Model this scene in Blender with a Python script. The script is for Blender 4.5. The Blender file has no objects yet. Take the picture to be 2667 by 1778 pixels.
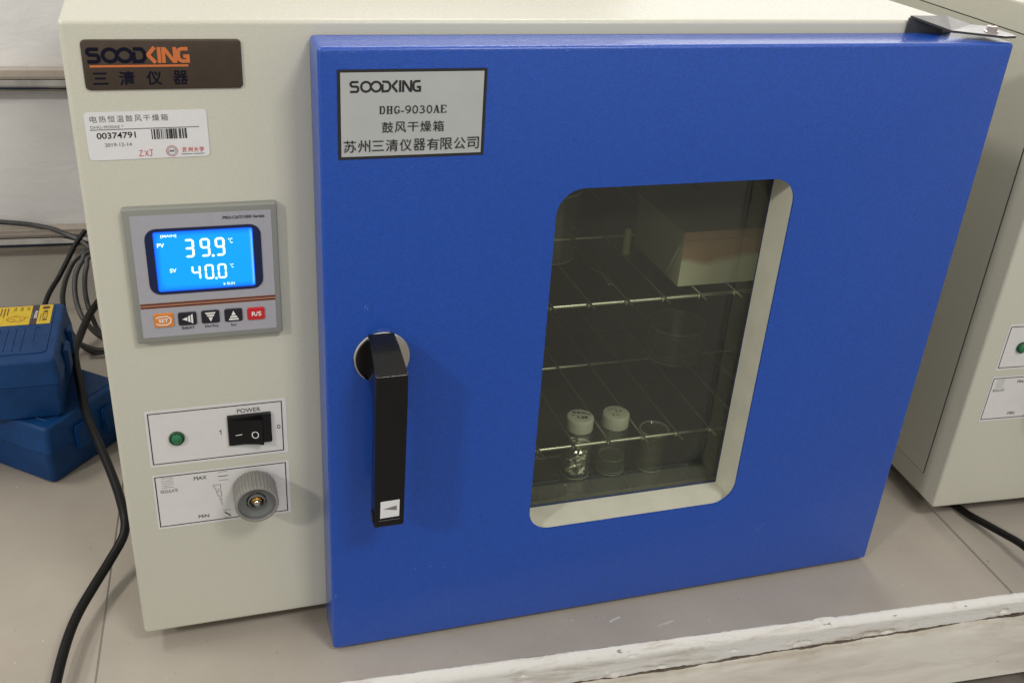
import bpy, bmesh, math, random
from mathutils import Vector, Matrix, Euler, noise

random.seed(4)
scene = bpy.context.scene
COL = scene.collection
PI = math.pi

# ------------------------------------------------------------------ camera, world, lights, exposure
cam_d = bpy.data.cameras.new('camera')
cam_d.sensor_width = 36.0
cam_d.lens = 36.0 * 2689.3 / 2667.0
cam_d.shift_x = (1333.5 - 1310.68) / 2667.0
cam_d.shift_y = (927.57 - 889.0) / 2667.0
cam_d.clip_start = 0.02
cam_d.clip_end = 60
cam = bpy.data.objects.new('camera', cam_d)
COL.objects.link(cam)
cam.location = (-0.08415, -0.65486, 0.60061)
cam.rotation_euler = Euler((1.06807, -0.05943, -0.29742), 'XYZ')
scene.camera = cam

world = bpy.data.worlds.new('World')
scene.world = world
world.use_nodes = True
wn, wl = world.node_tree.nodes, world.node_tree.links
bg = wn['Background']
tc = wn.new('ShaderNodeTexCoord')
sep = wn.new('ShaderNodeSeparateXYZ')
rmp = wn.new('ShaderNodeValToRGB')
mp = wn.new('ShaderNodeMapRange')
mp.inputs['From Min'].default_value = -1
mp.inputs['From Max'].default_value = 1
wl.new(tc.outputs['Generated'], sep.inputs[0])
wl.new(sep.outputs['Z'], mp.inputs['Value'])
wl.new(mp.outputs[0], rmp.inputs[0])
rmp.color_ramp.elements[0].position = 0.30
rmp.color_ramp.elements[0].color = (0.21, 0.19, 0.165, 1)
rmp.color_ramp.elements[1].position = 0.55
rmp.color_ramp.elements[1].color = (0.52, 0.505, 0.475, 1)
wl.new(rmp.outputs[0], bg.inputs['Color'])
bg.inputs['Strength'].default_value = 1.0


def area(name, loc, target, sx, sy, power, col):
    l = bpy.data.lights.new(name, 'AREA')
    l.shape = 'RECTANGLE'
    l.size, l.size_y, l.energy, l.color = sx, sy, power, col
    o = bpy.data.objects.new(name, l)
    COL.objects.link(o)
    o.location = loc
    o.rotation_euler = (Vector(target) - Vector(loc)).to_track_quat('-Z', 'Y').to_euler()
    return o


area('ceiling_lamp_front_left', (-2.35, -1.65, 1.95), (0.1, 0, 0.2), 0.24, 0.18, 25, (1.0, 0.97, 0.90))
area('ceiling_lamp_front_right', (0.85, -1.75, 2.35), (0.1, 0, 0.2), 0.70, 0.35, 24, (1.0, 0.975, 0.92))
area('ceiling_lamp_behind', (0.75, 1.75, 2.3), (0.3, 0, 0.3), 1.2, 0.2, 16, (1.0, 0.96, 0.90))
area('fill_left', (-1.45, 0.30, 2.25), (0.4, 0.1, 0.2), 0.8, 0.25, 15, (1.0, 0.97, 0.90))  # added fill light to lift the second oven's side
area('glare_panel_behind', (2.3, 2.35, 1.32), (0.3, 0.0, 0.47), 2.3, 0.9, 9, (1.0, 0.98, 0.95))  # added unseen panel that makes the glare on the oven top

scene.view_settings.view_transform = 'Standard'
scene.view_settings.look = 'None'
scene.view_settings.exposure = 0.37
scene.view_settings.gamma = 1.0
scene.render.engine = 'CYCLES'
scene.cycles.max_bounces = 10
scene.cycles.transparent_max_bounces = 16
scene.cycles.caustics_reflective = False
scene.cycles.caustics_refractive = False


# ------------------------------------------------------------------ materials
def mat(name, col, rough=0.5, metal=0.0, spec=0.5, bump=0.0, bscale=800.0, var=0.0, vscale=6.0, emit=None, coat=0.0, detail=3.0, var2=None):
    m = bpy.data.materials.new(name)
    m.use_nodes = True
    nt = m.node_tree
    b = nt.nodes['Principled BSDF']
    b.inputs['Base Color'].default_value = (*col, 1)
    b.inputs['Roughness'].default_value = rough
    b.inputs['Metallic'].default_value = metal
    b.inputs['Specular IOR Level'].default_value = spec
    b.inputs['Coat Weight'].default_value = coat
    if emit:
        b.inputs['Emission Color'].default_value = (*emit[0], 1)
        b.inputs['Emission Strength'].default_value = emit[1]
    t = nt.nodes.new('ShaderNodeTexCoord')
    if var > 0:
        n = nt.nodes.new('ShaderNodeTexNoise')
        n.inputs['Scale'].default_value = vscale
        n.inputs['Detail'].default_value = 6
        n.inputs['Roughness'].default_value = 0.62
        nt.links.new(t.outputs['Object'], n.inputs['Vector'])
        r = nt.nodes.new('ShaderNodeValToRGB')
        r.color_ramp.elements[0].position = 0.32
        r.color_ramp.elements[1].position = 0.70
        c2 = var2 if var2 else tuple(max(0, c * (1 - var)) for c in col)
        r.color_ramp.elements[0].color = (*c2, 1)
        r.color_ramp.elements[1].color = (*[min(1, c * (1 + var * 0.6)) for c in col], 1)
        nt.links.new(n.outputs['Fac'], r.inputs[0])
        nt.links.new(r.outputs[0], b.inputs['Base Color'])
        mr = nt.nodes.new('ShaderNodeMapRange')
        mr.inputs['To Min'].default_value = min(1, rough * 1.15)
        mr.inputs['To Max'].default_value = rough * 0.9
        nt.links.new(n.outputs['Fac'], mr.inputs['Value'])
        nt.links.new(mr.outputs[0], b.inputs['Roughness'])
    if bump > 0:
        n2 = nt.nodes.new('ShaderNodeTexNoise')
        n2.inputs['Scale'].default_value = bscale
        n2.inputs['Detail'].default_value = detail
        nt.links.new(t.outputs['Object'], n2.inputs['Vector'])
        bp = nt.nodes.new('ShaderNodeBump')
        bp.inputs['Strength'].default_value = bump
        bp.inputs['Distance'].default_value = 0.001
        nt.links.new(n2.outputs['Fac'], bp.inputs['Height'])
        nt.links.new(bp.outputs[0], b.inputs['Normal'])
    return m


def glass_mat(name, tint, ior=1.45, rough=0.02, dust_haze=0.0):
    """thin clear sheet: straight-through light plus a Fresnel reflection"""
    m = bpy.data.materials.new(name)
    m.use_nodes = True
    nt = m.node_tree
    nt.nodes.remove(nt.nodes['Principled BSDF'])
    out = nt.nodes['Material Output']
    tr = nt.nodes.new('ShaderNodeBsdfTransparent')
    tr.inputs[0].default_value = (*tint, 1)
    gl = nt.nodes.new('ShaderNodeBsdfGlossy')
    gl.inputs['Roughness'].default_value = rough
    gl.inputs['Color'].default_value = (0.95, 0.97, 0.95, 1)
    fr = nt.nodes.new('ShaderNodeFresnel')
    geo = nt.nodes.new('ShaderNodeNewGeometry')
    io = nt.nodes.new('ShaderNodeMapRange')      # the same reflection on both faces of the sheet
    io.inputs['To Min'].default_value = ior
    io.inputs['To Max'].default_value = 1 / ior
    nt.links.new(geo.outputs['Backfacing'], io.inputs['Value'])
    nt.links.new(io.outputs[0], fr.inputs['IOR'])
    mx = nt.nodes.new('ShaderNodeMixShader')
    nt.links.new(fr.outputs[0], mx.inputs[0])
    nt.links.new(tr.outputs[0], mx.inputs[1])
    nt.links.new(gl.outputs[0], mx.inputs[2])
    last = mx
    if dust_haze:  # dust film that also paints haze and sheen onto the glass
        df = nt.nodes.new('ShaderNodeBsdfDiffuse')
        df.inputs[0].default_value = (0.55, 0.57, 0.50, 1)
        tcn = nt.nodes.new('ShaderNodeTexCoord')
        nz = nt.nodes.new('ShaderNodeTexNoise')
        nz.inputs['Scale'].default_value = 22
        nz.inputs['Detail'].default_value = 5
        nt.links.new(tcn.outputs['Object'], nz.inputs['Vector'])
        md = nt.nodes.new('ShaderNodeMapRange')
        md.inputs['To Min'].default_value = dust_haze * 0.7
        md.inputs['To Max'].default_value = dust_haze * 1.3
        nt.links.new(nz.outputs['Fac'], md.inputs['Value'])
        m2 = nt.nodes.new('ShaderNodeMixShader')
        nt.links.new(md.outputs[0], m2.inputs[0])
        nt.links.new(mx.outputs[0], m2.inputs[1])
        nt.links.new(df.outputs[0], m2.inputs[2])
        last = m2
    nt.links.new(last.outputs[0], out.inputs[0])
    return m


M = {}
M['cream'] = mat('cream_powder_coat', (0.505, 0.495, 0.42), 0.26, bump=0.22, bscale=1500, var=0.05, vscale=500, spec=0.5)
M['cream_trim'] = mat('cream_trim', (0.62, 0.61, 0.50), 0.45, bump=0.08, bscale=900, var=0.08, vscale=40)
M['blue'] = mat('blue_powder_coat', (0.008, 0.064, 0.375), 0.25, bump=0.45, bscale=1150, var=0.13, vscale=420, spec=0.38, coat=0.4)
M['blue'].node_tree.nodes['Principled BSDF'].inputs['Coat Roughness'].default_value = 0.16
M['scuff'] = mat('worn_blue_paint', (0.07, 0.14, 0.42), 0.5)
M['black'] = mat('black_plastic', (0.004, 0.004, 0.0045), 0.16, spec=0.45, var=0.2, vscale=60)
M['black_matte'] = mat('black_matte', (0.012, 0.012, 0.013), 0.5, bump=0.05, bscale=900)
M['black_metal'] = mat('black_painted_metal', (0.02, 0.02, 0.021), 0.28, spec=0.8)
M['rail_steel'] = mat('darkened_rail_chrome', (0.36, 0.34, 0.315), 0.13, metal=0.95, var=0.25, vscale=40)  # chrome in a darker tone: reflection of a dark room painted in
M['hinge_glare'] = mat('hinge_plate_glare', (0.34, 0.33, 0.33), 0.36, metal=0.6, var=0.15, vscale=80)
M['chrome'] = mat('polished_steel', (0.72, 0.70, 0.66), 0.12, metal=1, var=0.1, vscale=70)
M['wire'] = mat('zinc_wire', (0.62, 0.60, 0.53), 0.30, metal=0.9)
M['steel_dark'] = mat('chamber_steel', (0.16, 0.16, 0.14), 0.30, metal=0.75, var=0.22, vscale=14, bump=0.05, bscale=120)
M['steel_floor'] = mat('chamber_floor_steel', (0.24, 0.24, 0.20), 0.07, metal=0.85, var=0.25, vscale=16)
M['sealant'] = mat('yellowed_sealant', (0.42, 0.385, 0.24), 0.4)
M['gasket'] = mat('silicone_gasket', (0.16, 0.155, 0.12), 0.5)
M['groove'] = mat('seam_dark', (0.02, 0.016, 0.012), 0.8)
M['plate_brown'] = mat('bronze_plate', (0.085, 0.064, 0.049), 0.36, metal=0.55, spec=0.4, var=0.12, vscale=90)
M['navy'] = mat('navy_print', (0.003, 0.003, 0.013), 0.6, spec=0.15)
M['orange'] = mat('orange_print', (0.52, 0.14, 0.035), 0.45)
M['silver'] = mat('silver_plate', (0.43, 0.445, 0.445), 0.40, metal=0.15, var=0.06, vscale=30)
M['ink'] = mat('black_ink', (0.012, 0.012, 0.013), 0.5)
M['ink_grey'] = mat('grey_ink', (0.16, 0.16, 0.16), 0.6)
M['ink_red'] = mat('red_ink', (0.55, 0.09, 0.07), 0.6)
M['paper'] = mat('sticker_paper', (0.66, 0.66, 0.67), 0.5, var=0.03, vscale=120)
M['paper2'] = mat('panel_paper', (0.60, 0.59, 0.58), 0.42, var=0.03, vscale=120)
M['bezel'] = mat('grey_bezel', (0.225, 0.228, 0.205), 0.45, bump=0.05, bscale=1200)
M['face'] = mat('controller_film', (0.34, 0.335, 0.375), 0.38, var=0.04, vscale=200)
M['lcd_dark'] = mat('lcd_window', (0.004, 0.010, 0.055), 0.15, coat=0.3)
for q_ in range(6):
    M['lcd%d' % q_] = mat('lcd_backlight', (0.0, 0.05, 0.2), 0.3, emit=((0.0, 0.18 + 0.034 * q_, 1.0), 0.8))
M['lcd_edge'] = mat('lcd_glow_edge', (0.0, 0.05, 0.2), 0.3, emit=((0.0, 0.07, 0.95), 0.75))
for q_ in range(5):
    M['lcd_hot%d' % q_] = mat('lcd_backlight_side', (0.0, 0.05, 0.2), 0.3, emit=((0.02 + .035 * q_, 0.33 + .07 * q_, 1.0), 0.8))
M['digit'] = mat('lcd_digit', (0.5, 0.6, 0.7), 0.3, emit=((0.80, 1.0, 1.0), 0.9))
M['key_orange'] = mat('orange_key', (0.62, 0.20, 0.03), 0.4)
M['key_black'] = mat('black_key', (0.012, 0.012, 0.02), 0.35)
M['key_red'] = mat('red_key', (0.50, 0.014, 0.018), 0.4)
M['stripe'] = mat('dark_red_stripe', (0.035, 0.008, 0.004), 0.4)
M['white_print'] = mat('white_print', (0.75, 0.74, 0.72), 0.5)
M['salmon'] = mat('salmon_stripe', (0.34, 0.14, 0.09), 0.5)
M['led'] = mat('green_lens', (0.004, 0.13, 0.045), 0.12, bump=0.6, bscale=1600, coat=0.6)
M['led_rim'] = mat('green_lens_rim', (0.003, 0.045, 0.018), 0.1, coat=0.6)
M['knob'] = mat('grey_knob', (0.205, 0.20, 0.18), 0.42, var=0.08, vscale=200)
M['knob_in'] = mat('grey_knob_face', (0.13, 0.135, 0.135), 0.32, spec=0.5)
M['brass'] = mat('brass', (0.55, 0.33, 0.10), 0.22, metal=1)
M['brown_hole'] = mat('dark_bore', (0.030, 0.014, 0.008), 0.4)
M['bolt'] = mat('nickel_bolt', (0.60, 0.52, 0.50), 0.18, metal=1)
M['case'] = mat('navy_plastic_case', (0.003, 0.040, 0.145), 0.45, spec=0.25, bump=0.10, bscale=700, var=0.2, vscale=50)
M['yellow'] = mat('yellow_sticker', (0.60, 0.42, 0.02), 0.5, var=0.10, vscale=160)
M['sticker_brown'] = mat('brown_band', (0.045, 0.030, 0.036), 0.5)
M['print_brown'] = mat('brown_print', (0.13, 0.035, 0.015), 0.5)
M['print_orange'] = mat('ochre_print', (0.42, 0.20, 0.015), 0.5)
M['cable'] = mat('black_cable', (0.005, 0.005, 0.005), 0.42, spec=0.25, bump=0.06, bscale=300)
M['cable_grey'] = mat('grey_cable', (0.055, 0.053, 0.052), 0.45, var=0.3, vscale=70)
M['vial_cap'] = mat('white_vial_cap', (0.60, 0.60, 0.52), 0.45)
M['foil'] = mat('crumpled_foil', (0.80, 0.78, 0.72), 0.25, metal=1)
M['carton_tape'] = mat('glossy_tape', (0.62, 0.61, 0.50), 0.25)
M['carton_shade'] = mat('white_carton_shade', (0.33, 0.32, 0.26), 0.6, var=0.06, vscale=18)  # white board darkened: shade of sides and lid put into the colour
M['glassware'] = glass_mat('clear_glassware', (0.95, 0.96, 0.94), 1.5, 0.06, dust_haze=0.035)
M['rim'] = glass_mat('glinting_glass_rim', (0.8, 0.82, 0.8), 1.5, 0.15, dust_haze=0.38)  # pale film paints the light that glass edges catch
M['pane'] = glass_mat('door_glass', (0.88, 0.90, 0.83), 1.5, 0.01, dust_haze=0.017)
M['rail_brown'] = mat('brown_rail_trim', (0.44, 0.385, 0.325), 0.26, metal=0.35, var=0.1, vscale=60)
M['crack_dirt_shade'] = mat('crack_dirt_shade', (0.09, 0.068, 0.05), 0.8)  # dirt brown that also puts the crack's shade into the colour
M['smear'] = mat('paint_smear', (0.52, 0.49, 0.45), 0.6)
M['speck'] = mat('dark_speck', (0.07, 0.055, 0.045), 0.7)
M['floor_foot'] = mat('rubber_foot', (0.02, 0.02, 0.02), 0.6)


def carton_front():  # brown upper part paints a reflection from the door glass
    m = bpy.data.materials.new('carton_reflection')
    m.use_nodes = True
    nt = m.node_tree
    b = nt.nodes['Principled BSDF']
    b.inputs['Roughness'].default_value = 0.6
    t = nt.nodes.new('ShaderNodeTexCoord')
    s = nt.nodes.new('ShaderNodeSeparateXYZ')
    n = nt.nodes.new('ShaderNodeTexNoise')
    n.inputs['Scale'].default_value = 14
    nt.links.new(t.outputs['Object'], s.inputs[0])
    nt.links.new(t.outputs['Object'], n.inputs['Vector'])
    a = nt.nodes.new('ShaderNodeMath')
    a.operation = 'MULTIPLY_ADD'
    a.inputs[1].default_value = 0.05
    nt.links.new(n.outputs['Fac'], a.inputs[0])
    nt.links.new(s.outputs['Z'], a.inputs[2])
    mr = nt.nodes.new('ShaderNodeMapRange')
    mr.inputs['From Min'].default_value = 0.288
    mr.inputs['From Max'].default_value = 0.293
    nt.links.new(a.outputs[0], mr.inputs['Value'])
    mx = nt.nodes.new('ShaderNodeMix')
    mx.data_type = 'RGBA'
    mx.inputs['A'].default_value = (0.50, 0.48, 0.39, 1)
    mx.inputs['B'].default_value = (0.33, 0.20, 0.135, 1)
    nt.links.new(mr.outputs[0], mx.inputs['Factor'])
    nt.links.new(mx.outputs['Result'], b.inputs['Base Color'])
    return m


M['carton_reflected'] = carton_front()


def plaster(name, base, dark, sx, sz, bump, thr=(0.35, 0.75)):
    """brushed, patched white paint: noise stretched along the wall"""
    m = bpy.data.materials.new(name)
    m.use_nodes = True
    nt = m.node_tree
    b = nt.nodes['Principled BSDF']
    b.inputs['Roughness'].default_value = 0.55
    b.inputs['Specular IOR Level'].default_value = 0.35
    t = nt.nodes.new('ShaderNodeTexCoord')
    mapn = nt.nodes.new('ShaderNodeMapping')
    mapn.inputs['Scale'].default_value = (sx, 8, sz)
    mapn.inputs['Rotation'].default_value = (0, 0.06, 0)
    nt.links.new(t.outputs['Object'], mapn.inputs['Vector'])
    n = nt.nodes.new('ShaderNodeTexNoise')
    n.inputs['Scale'].default_value = 1
    n.inputs['Detail'].default_value = 9
    n.inputs['Roughness'].default_value = 0.68
    n.inputs['Distortion'].default_value = 0.5
    nt.links.new(mapn.outputs[0], n.inputs['Vector'])
    r = nt.nodes.new('ShaderNodeValToRGB')
    r.color_ramp.elements[0].position = thr[0]
    r.color_ramp.elements[1].position = thr[1]
    r.color_ramp.elements[0].color = (*dark, 1)
    r.color_ramp.elements[1].color = (*base, 1)
    nt.links.new(n.outputs['Fac'], r.inputs[0])
    nt.links.new(r.outputs[0], b.inputs['Base Color'])
    bp = nt.nodes.new('ShaderNodeBump')
    bp.inputs['Strength'].default_value = bump
    bp.inputs['Distance'].default_value = 0.004
    nt.links.new(n.outputs['Fac'], bp.inputs['Height'])
    nt.links.new(bp.outputs[0], b.inputs['Normal'])
    return m


M['wall'] = plaster('painted_wall', (0.70, 0.688, 0.68), (0.635, 0.62, 0.61), 12, 26, 0.32)
M['putty'] = plaster('white_putty', (0.60, 0.585, 0.56), (0.40, 0.355, 0.30), 16, 110, 0.10, (0.34, 0.50))
M['apron'] = plaster('painted_apron', (0.60, 0.575, 0.52), (0.48, 0.435, 0.37), 9, 45, 0.2, (0.28, 0.55))
M['backsplash'] = mat('beige_backsplash', (0.43, 0.40, 0.355), 0.5, var=0.08, vscale=20, bump=0.05, bscale=300)

def chip(name, thr):
    nt = M[name].node_tree
    b = nt.nodes['Principled BSDF']
    src = b.inputs['Base Color'].links[0].from_socket
    t = nt.nodes.new('ShaderNodeTexCoord')
    mp_ = nt.nodes.new('ShaderNodeMapping')
    mp_.inputs['Scale'].default_value = (55, 60, 170)
    nt.links.new(t.outputs['Object'], mp_.inputs['Vector'])
    n = nt.nodes.new('ShaderNodeTexNoise')
    n.inputs['Scale'].default_value = 1
    n.inputs['Detail'].default_value = 5
    n.inputs['Roughness'].default_value = 0.6
    nt.links.new(mp_.outputs[0], n.inputs['Vector'])
    r = nt.nodes.new('ShaderNodeMapRange')
    r.inputs['From Min'].default_value = thr
    r.inputs['From Max'].default_value = thr + 0.025
    r.inputs['To Max'].default_value = 0.85
    nt.links.new(n.outputs['Fac'], r.inputs['Value'])
    mx = nt.nodes.new('ShaderNodeMix')
    mx.data_type = 'RGBA'
    nt.links.new(r.outputs[0], mx.inputs['Factor'])
    nt.links.new(src, mx.inputs['A'])
    mx.inputs['B'].default_value = (0.19, 0.155, 0.12, 1)
    nt.links.new(mx.outputs['Result'], b.inputs['Base Color'])


chip('putty', 0.685)
chip('apron', 0.715)


def stain_apron():
    nt = M['apron'].node_tree
    b = nt.nodes['Principled BSDF']
    src = b.inputs['Base Color'].links[0].from_socket
    t = nt.nodes.new('ShaderNodeTexCoord')
    sx = nt.nodes.new('ShaderNodeSeparateXYZ')
    nt.links.new(t.outputs['Object'], sx.inputs[0])
    mp_ = nt.nodes.new('ShaderNodeMapping')
    mp_.inputs['Scale'].default_value = (13, 1, 75)
    nt.links.new(t.outputs['Object'], mp_.inputs['Vector'])
    n = nt.nodes.new('ShaderNodeTexNoise')
    n.inputs['Scale'].default_value = 1
    n.inputs['Detail'].default_value = 7
    n.inputs['Roughness'].default_value = 0.65
    nt.links.new(mp_.outputs[0], n.inputs['Vector'])
    # a band of old glue and grime under the crack, ragged at its lower edge
    a = nt.nodes.new('ShaderNodeMath')
    a.operation = 'MULTIPLY_ADD'
    a.inputs[1].default_value = 0.070
    nt.links.new(n.outputs['Fac'], a.inputs[0])
    c = nt.nodes.new('ShaderNodeMath')
    c.operation = 'MULTIPLY_ADD'
    c.inputs[1].default_value = -0.0235
    nt.links.new(sx.outputs['X'], c.inputs[0])
    nt.links.new(sx.outputs['Z'], c.inputs[2])
    nt.links.new(c.outputs[0], a.inputs[2])
    mr = nt.nodes.new('ShaderNodeMapRange')
    mr.inputs['From Min'].default_value = -0.008
    mr.inputs['From Max'].default_value = 0.006
    mr.inputs['To Max'].default_value = 0.6
    nt.links.new(a.outputs[0], mr.inputs['Value'])
    mx = nt.nodes.new('ShaderNodeMix')
    mx.data_type = 'RGBA'
    nt.links.new(mr.outputs[0], mx.inputs['Factor'])
    nt.links.new(src, mx.inputs['A'])
    mx.inputs['B'].default_value = (0.37, 0.315, 0.25, 1)
    nt.links.new(mx.outputs['Result'], b.inputs['Base Color'])


stain_apron()
M['channel'] = mat('grey_channel', (0.17, 0.15, 0.13), 0.5, var=0.15, vscale=30)


def bench_mat():
    m = mat('speckled_countertop', (0.355, 0.318, 0.272), 0.36, bump=0.06, bscale=500, var=0.10, vscale=9, spec=0.4)
    nt = m.node_tree
    b = nt.nodes['Principled BSDF']
    src = b.inputs['Base Color'].links[0].from_socket
    t = nt.nodes.new('ShaderNodeTexCoord')
    v = nt.nodes.new('ShaderNodeTexNoise')
    v.inputs['Scale'].default_value = 260
    v.inputs['Detail'].default_value = 2
    nt.links.new(t.outputs['Object'], v.inputs['Vector'])
    r = nt.nodes.new('ShaderNodeValToRGB')
    r.color_ramp.elements[0].position = 0.70
    r.color_ramp.elements[1].position = 0.76
    r.color_ramp.elements[0].color = (0, 0, 0, 1)
    r.color_ramp.elements[1].color = (0.55, 0.55, 0.55, 1)
    nt.links.new(v.outputs['Fac'], r.inputs[0])
    mx = nt.nodes.new('ShaderNodeMix')
    mx.data_type = 'RGBA'
    nt.links.new(r.outputs[0], mx.inputs['Factor'])
    nt.links.new(src, mx.inputs['A'])
    mx.inputs['B'].default_value = (0.17, 0.14, 0.11, 1)
    # worn pinkish stains with a shape of their own
    s = nt.nodes.new('ShaderNodeTexNoise')
    s.inputs['Scale'].default_value = 5.5
    s.inputs['Detail'].default_value = 4
    nt.links.new(t.outputs['Object'], s.inputs['Vector'])
    r2 = nt.nodes.new('ShaderNodeValToRGB')
    r2.color_ramp.elements[0].position = 0.58
    r2.color_ramp.elements[1].position = 0.72
    r2.color_ramp.elements[0].color = (0, 0, 0, 1)
    r2.color_ramp.elements[1].color = (0.5, 0.5, 0.5, 1)
    nt.links.new(s.outputs['Fac'], r2.inputs[0])
    mx2 = nt.nodes.new('ShaderNodeMix')
    mx2.data_type = 'RGBA'
    nt.links.new(r2.outputs[0], mx2.inputs['Factor'])
    nt.links.new(mx.outputs['Result'], mx2.inputs['A'])
    mx2.inputs['B'].default_value = (0.30, 0.245, 0.205, 1)
    nt.links.new(mx2.outputs['Result'], b.inputs['Base Color'])
    return m


M['bench'] = bench_mat()


# ------------------------------------------------------------------ mesh helpers
def link(name, me, parent=None):
    o = bpy.data.objects.new(name, me)
    COL.objects.link(o)
    if parent is not None:
        o.parent = parent
    return o


def obj(name, bm, mats, parent=None, smooth=None):
    """one mesh object out of a bmesh; smooth = auto-smooth angle in degrees"""
    me = bpy.data.meshes.new(name)
    bm.normal_update()
    bm.to_mesh(me)
    bm.free()
    for m in (mats if isinstance(mats, (list, tuple)) else [mats]):
        me.materials.append(m)
    if smooth:
        for p in me.polygons:   # flat sheets stay flat, rounded edges and turned shapes are smooth
            p.use_smooth = max(abs(c) for c in p.normal) < 0.99995
        me.set_sharp_from_angle(angle=math.radians(smooth))
    return link(name, me, parent)


def empty(name, loc, rotz=0.0):
    o = bpy.data.objects.new(name, None)
    o.empty_display_size = 0.05
    COL.objects.link(o)
    o.location = loc
    o.rotation_euler = (0, 0, rotz)
    return o


def tag(o, label, cat=None, group=None, kind=None):
    if label:
        o['label'] = label
    if cat:
        o['category'] = cat
    if group:
        o['group'] = group
    if kind:
        o['kind'] = kind
    return o


def loft(bm, loops, cap0=True, cap1=True, mi=0, closed=True):
    rows = [[bm.verts.new(p) for p in lp] for lp in loops]
    n = len(rows[0])
    for a, b in zip(rows, rows[1:]):
        for i in range(n if closed else n - 1):
            j = (i + 1) % n
            f = bm.faces.new((a[i], a[j], b[j], b[i]))
            f.material_index = mi
    if cap0:
        bm.faces.new(list(reversed(rows[0]))).material_index = mi
    if cap1:
        bm.faces.new(rows[-1]).material_index = mi
    return rows


def rrect(x0, x1, z0, z1, r, n=5):
    pts = []
    r = min(r, (x1 - x0) / 2 - 1e-5, (z1 - z0) / 2 - 1e-5)
    for cx, cz, a0 in ((x1 - r, z1 - r, 0), (x0 + r, z1 - r, 90), (x0 + r, z0 + r, 180), (x1 - r, z0 + r, 270)):
        for k in range(n + 1):
            a = math.radians(a0 + 90 * k / n)
            pts.append((cx + r * math.cos(a), cz + r * math.sin(a)))
    return pts


def slab(bm, x0, x1, z0, z1, yf, yb, rc=0.003, re=0.0015, mi=0, steps=3, n=5, back_edge=False, cap_front=True):
    """rounded slab facing -y: front at yf, back at yb, corner radius rc, edge radius re"""
    loops = []
    for k in range(steps + 1):
        a = PI / 2 * k / steps
        ins = re * (1 - math.sin(a))
        y = yf + re * (1 - math.cos(a))
        loops.append([(x, y, z) for x, z in rrect(x0 + ins, x1 - ins, z0 + ins, z1 - ins, max(rc - ins, 0.0002), n)])
    if back_edge:
        for k in range(steps, -1, -1):
            a = PI / 2 * k / steps
            ins = re * (1 - math.sin(a))
            y = yb - re * (1 - math.cos(a))
            loops.append([(x, y, z) for x, z in rrect(x0 + ins, x1 - ins, z0 + ins, z1 - ins, max(rc - ins, 0.0002), n)])
    else:
        loops.append([(x, yb, z) for x, z in rrect(x0, x1, z0, z1, rc, n)])
    return loft(bm, loops, cap_front, True, mi)


def box(bm, x0, x1, y0, y1, z0, z1, mi=0, mtx=None):
    c = [(x, y, z) for z in (z0, z1) for y in (y0, y1) for x in (x0, x1)]
    v = [bm.verts.new((mtx @ Vector(p)) if mtx else p) for p in c]
    for q in ((0, 2, 3, 1), (4, 5, 7, 6), (0, 1, 5, 4), (2, 6, 7, 3), (0, 4, 6, 2), (1, 3, 7, 5)):
        bm.faces.new([v[i] for i in q]).material_index = mi


def ring(c, u, v, r, n):
    return [tuple(Vector(c) + Vector(u) * r * math.cos(2 * PI * k / n) + Vector(v) * r * math.sin(2 * PI * k / n)) for k in range(n)]


def lathe(bm, prof, axis='z', c=(0, 0, 0), n=40, mi=0, cap0=True, cap1=True):
    """prof: list of (radius, height along axis)"""
    if axis == 'z':
        u, v, w = Vector((1, 0, 0)), Vector((0, 1, 0)), Vector((0, 0, 1))
    else:  # along -y, towards the viewer
        u, v, w = Vector((1, 0, 0)), Vector((0, 0, 1)), Vector((0, -1, 0))
    c = Vector(c)
    return loft(bm, [ring(c + w * h, u, v, max(r, 1e-5), n) for r, h in prof], cap0, cap1, mi)


def smooth_path(pts, sub=8):
    P = [Vector(p) for p in pts]
    out = []
    for i in range(len(P) - 1):
        p0, p1, p2, p3 = P[max(i - 1, 0)], P[i], P[i + 1], P[min(i + 2, len(P) - 1)]
        for k in range(sub):
            t = k / sub
            out.append(0.5 * ((2 * p1) + (p2 - p0) * t + (2 * p0 - 5 * p1 + 4 * p2 - p3) * t * t + (3 * p1 - p0 - 3 * p2 + p3) * t ** 3))
    out.append(P[-1])
    return out


def tube(bm, pts, r, n=12, mi=0, sub=8, raw=False):
    path = [Vector(p) for p in pts] if raw else smooth_path(pts, sub)
    up = Vector((0.13, 0.2, 1)).normalized()
    loops = []
    for i, p in enumerate(path):
        t = (path[min(i + 1, len(path) - 1)] - path[max(i - 1, 0)]).normalized()
        u = (up - t * up.dot(t))
        if u.length < 1e-3:
            u = Vector((1, 0, 0)) - t * t.x
        u.normalize()
        up = u
        loops.append(ring(p, u, t.cross(u), r, n))
    loft(bm, loops, True, True, mi)


# ------------------------------------------------------------------ flat printing (lettering, logos, bars)
FONT_CACHE = {}


def text_geo(s, bold):
    key = (s, bold)
    if key not in FONT_CACHE:
        cu = bpy.data.curves.new('lettering', 'FONT')
        cu.body = s
        cu.resolution_u = 4
        cu.offset = bold
        o = bpy.data.objects.new('lettering_tmp', cu)
        COL.objects.link(o)
        bpy.context.view_layer.update()
        me = bpy.data.meshes.new_from_object(o.evaluated_get(bpy.context.evaluated_depsgraph_get()))
        vs = [(v.co.x, v.co.y) for v in me.vertices]
        fs = [tuple(p.vertices) for p in me.polygons]
        bpy.data.objects.remove(o)
        bpy.data.curves.remove(cu)
        bpy.data.meshes.remove(me)
        FONT_CACHE[key] = (vs, fs)
    return FONT_CACHE[key]


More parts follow.
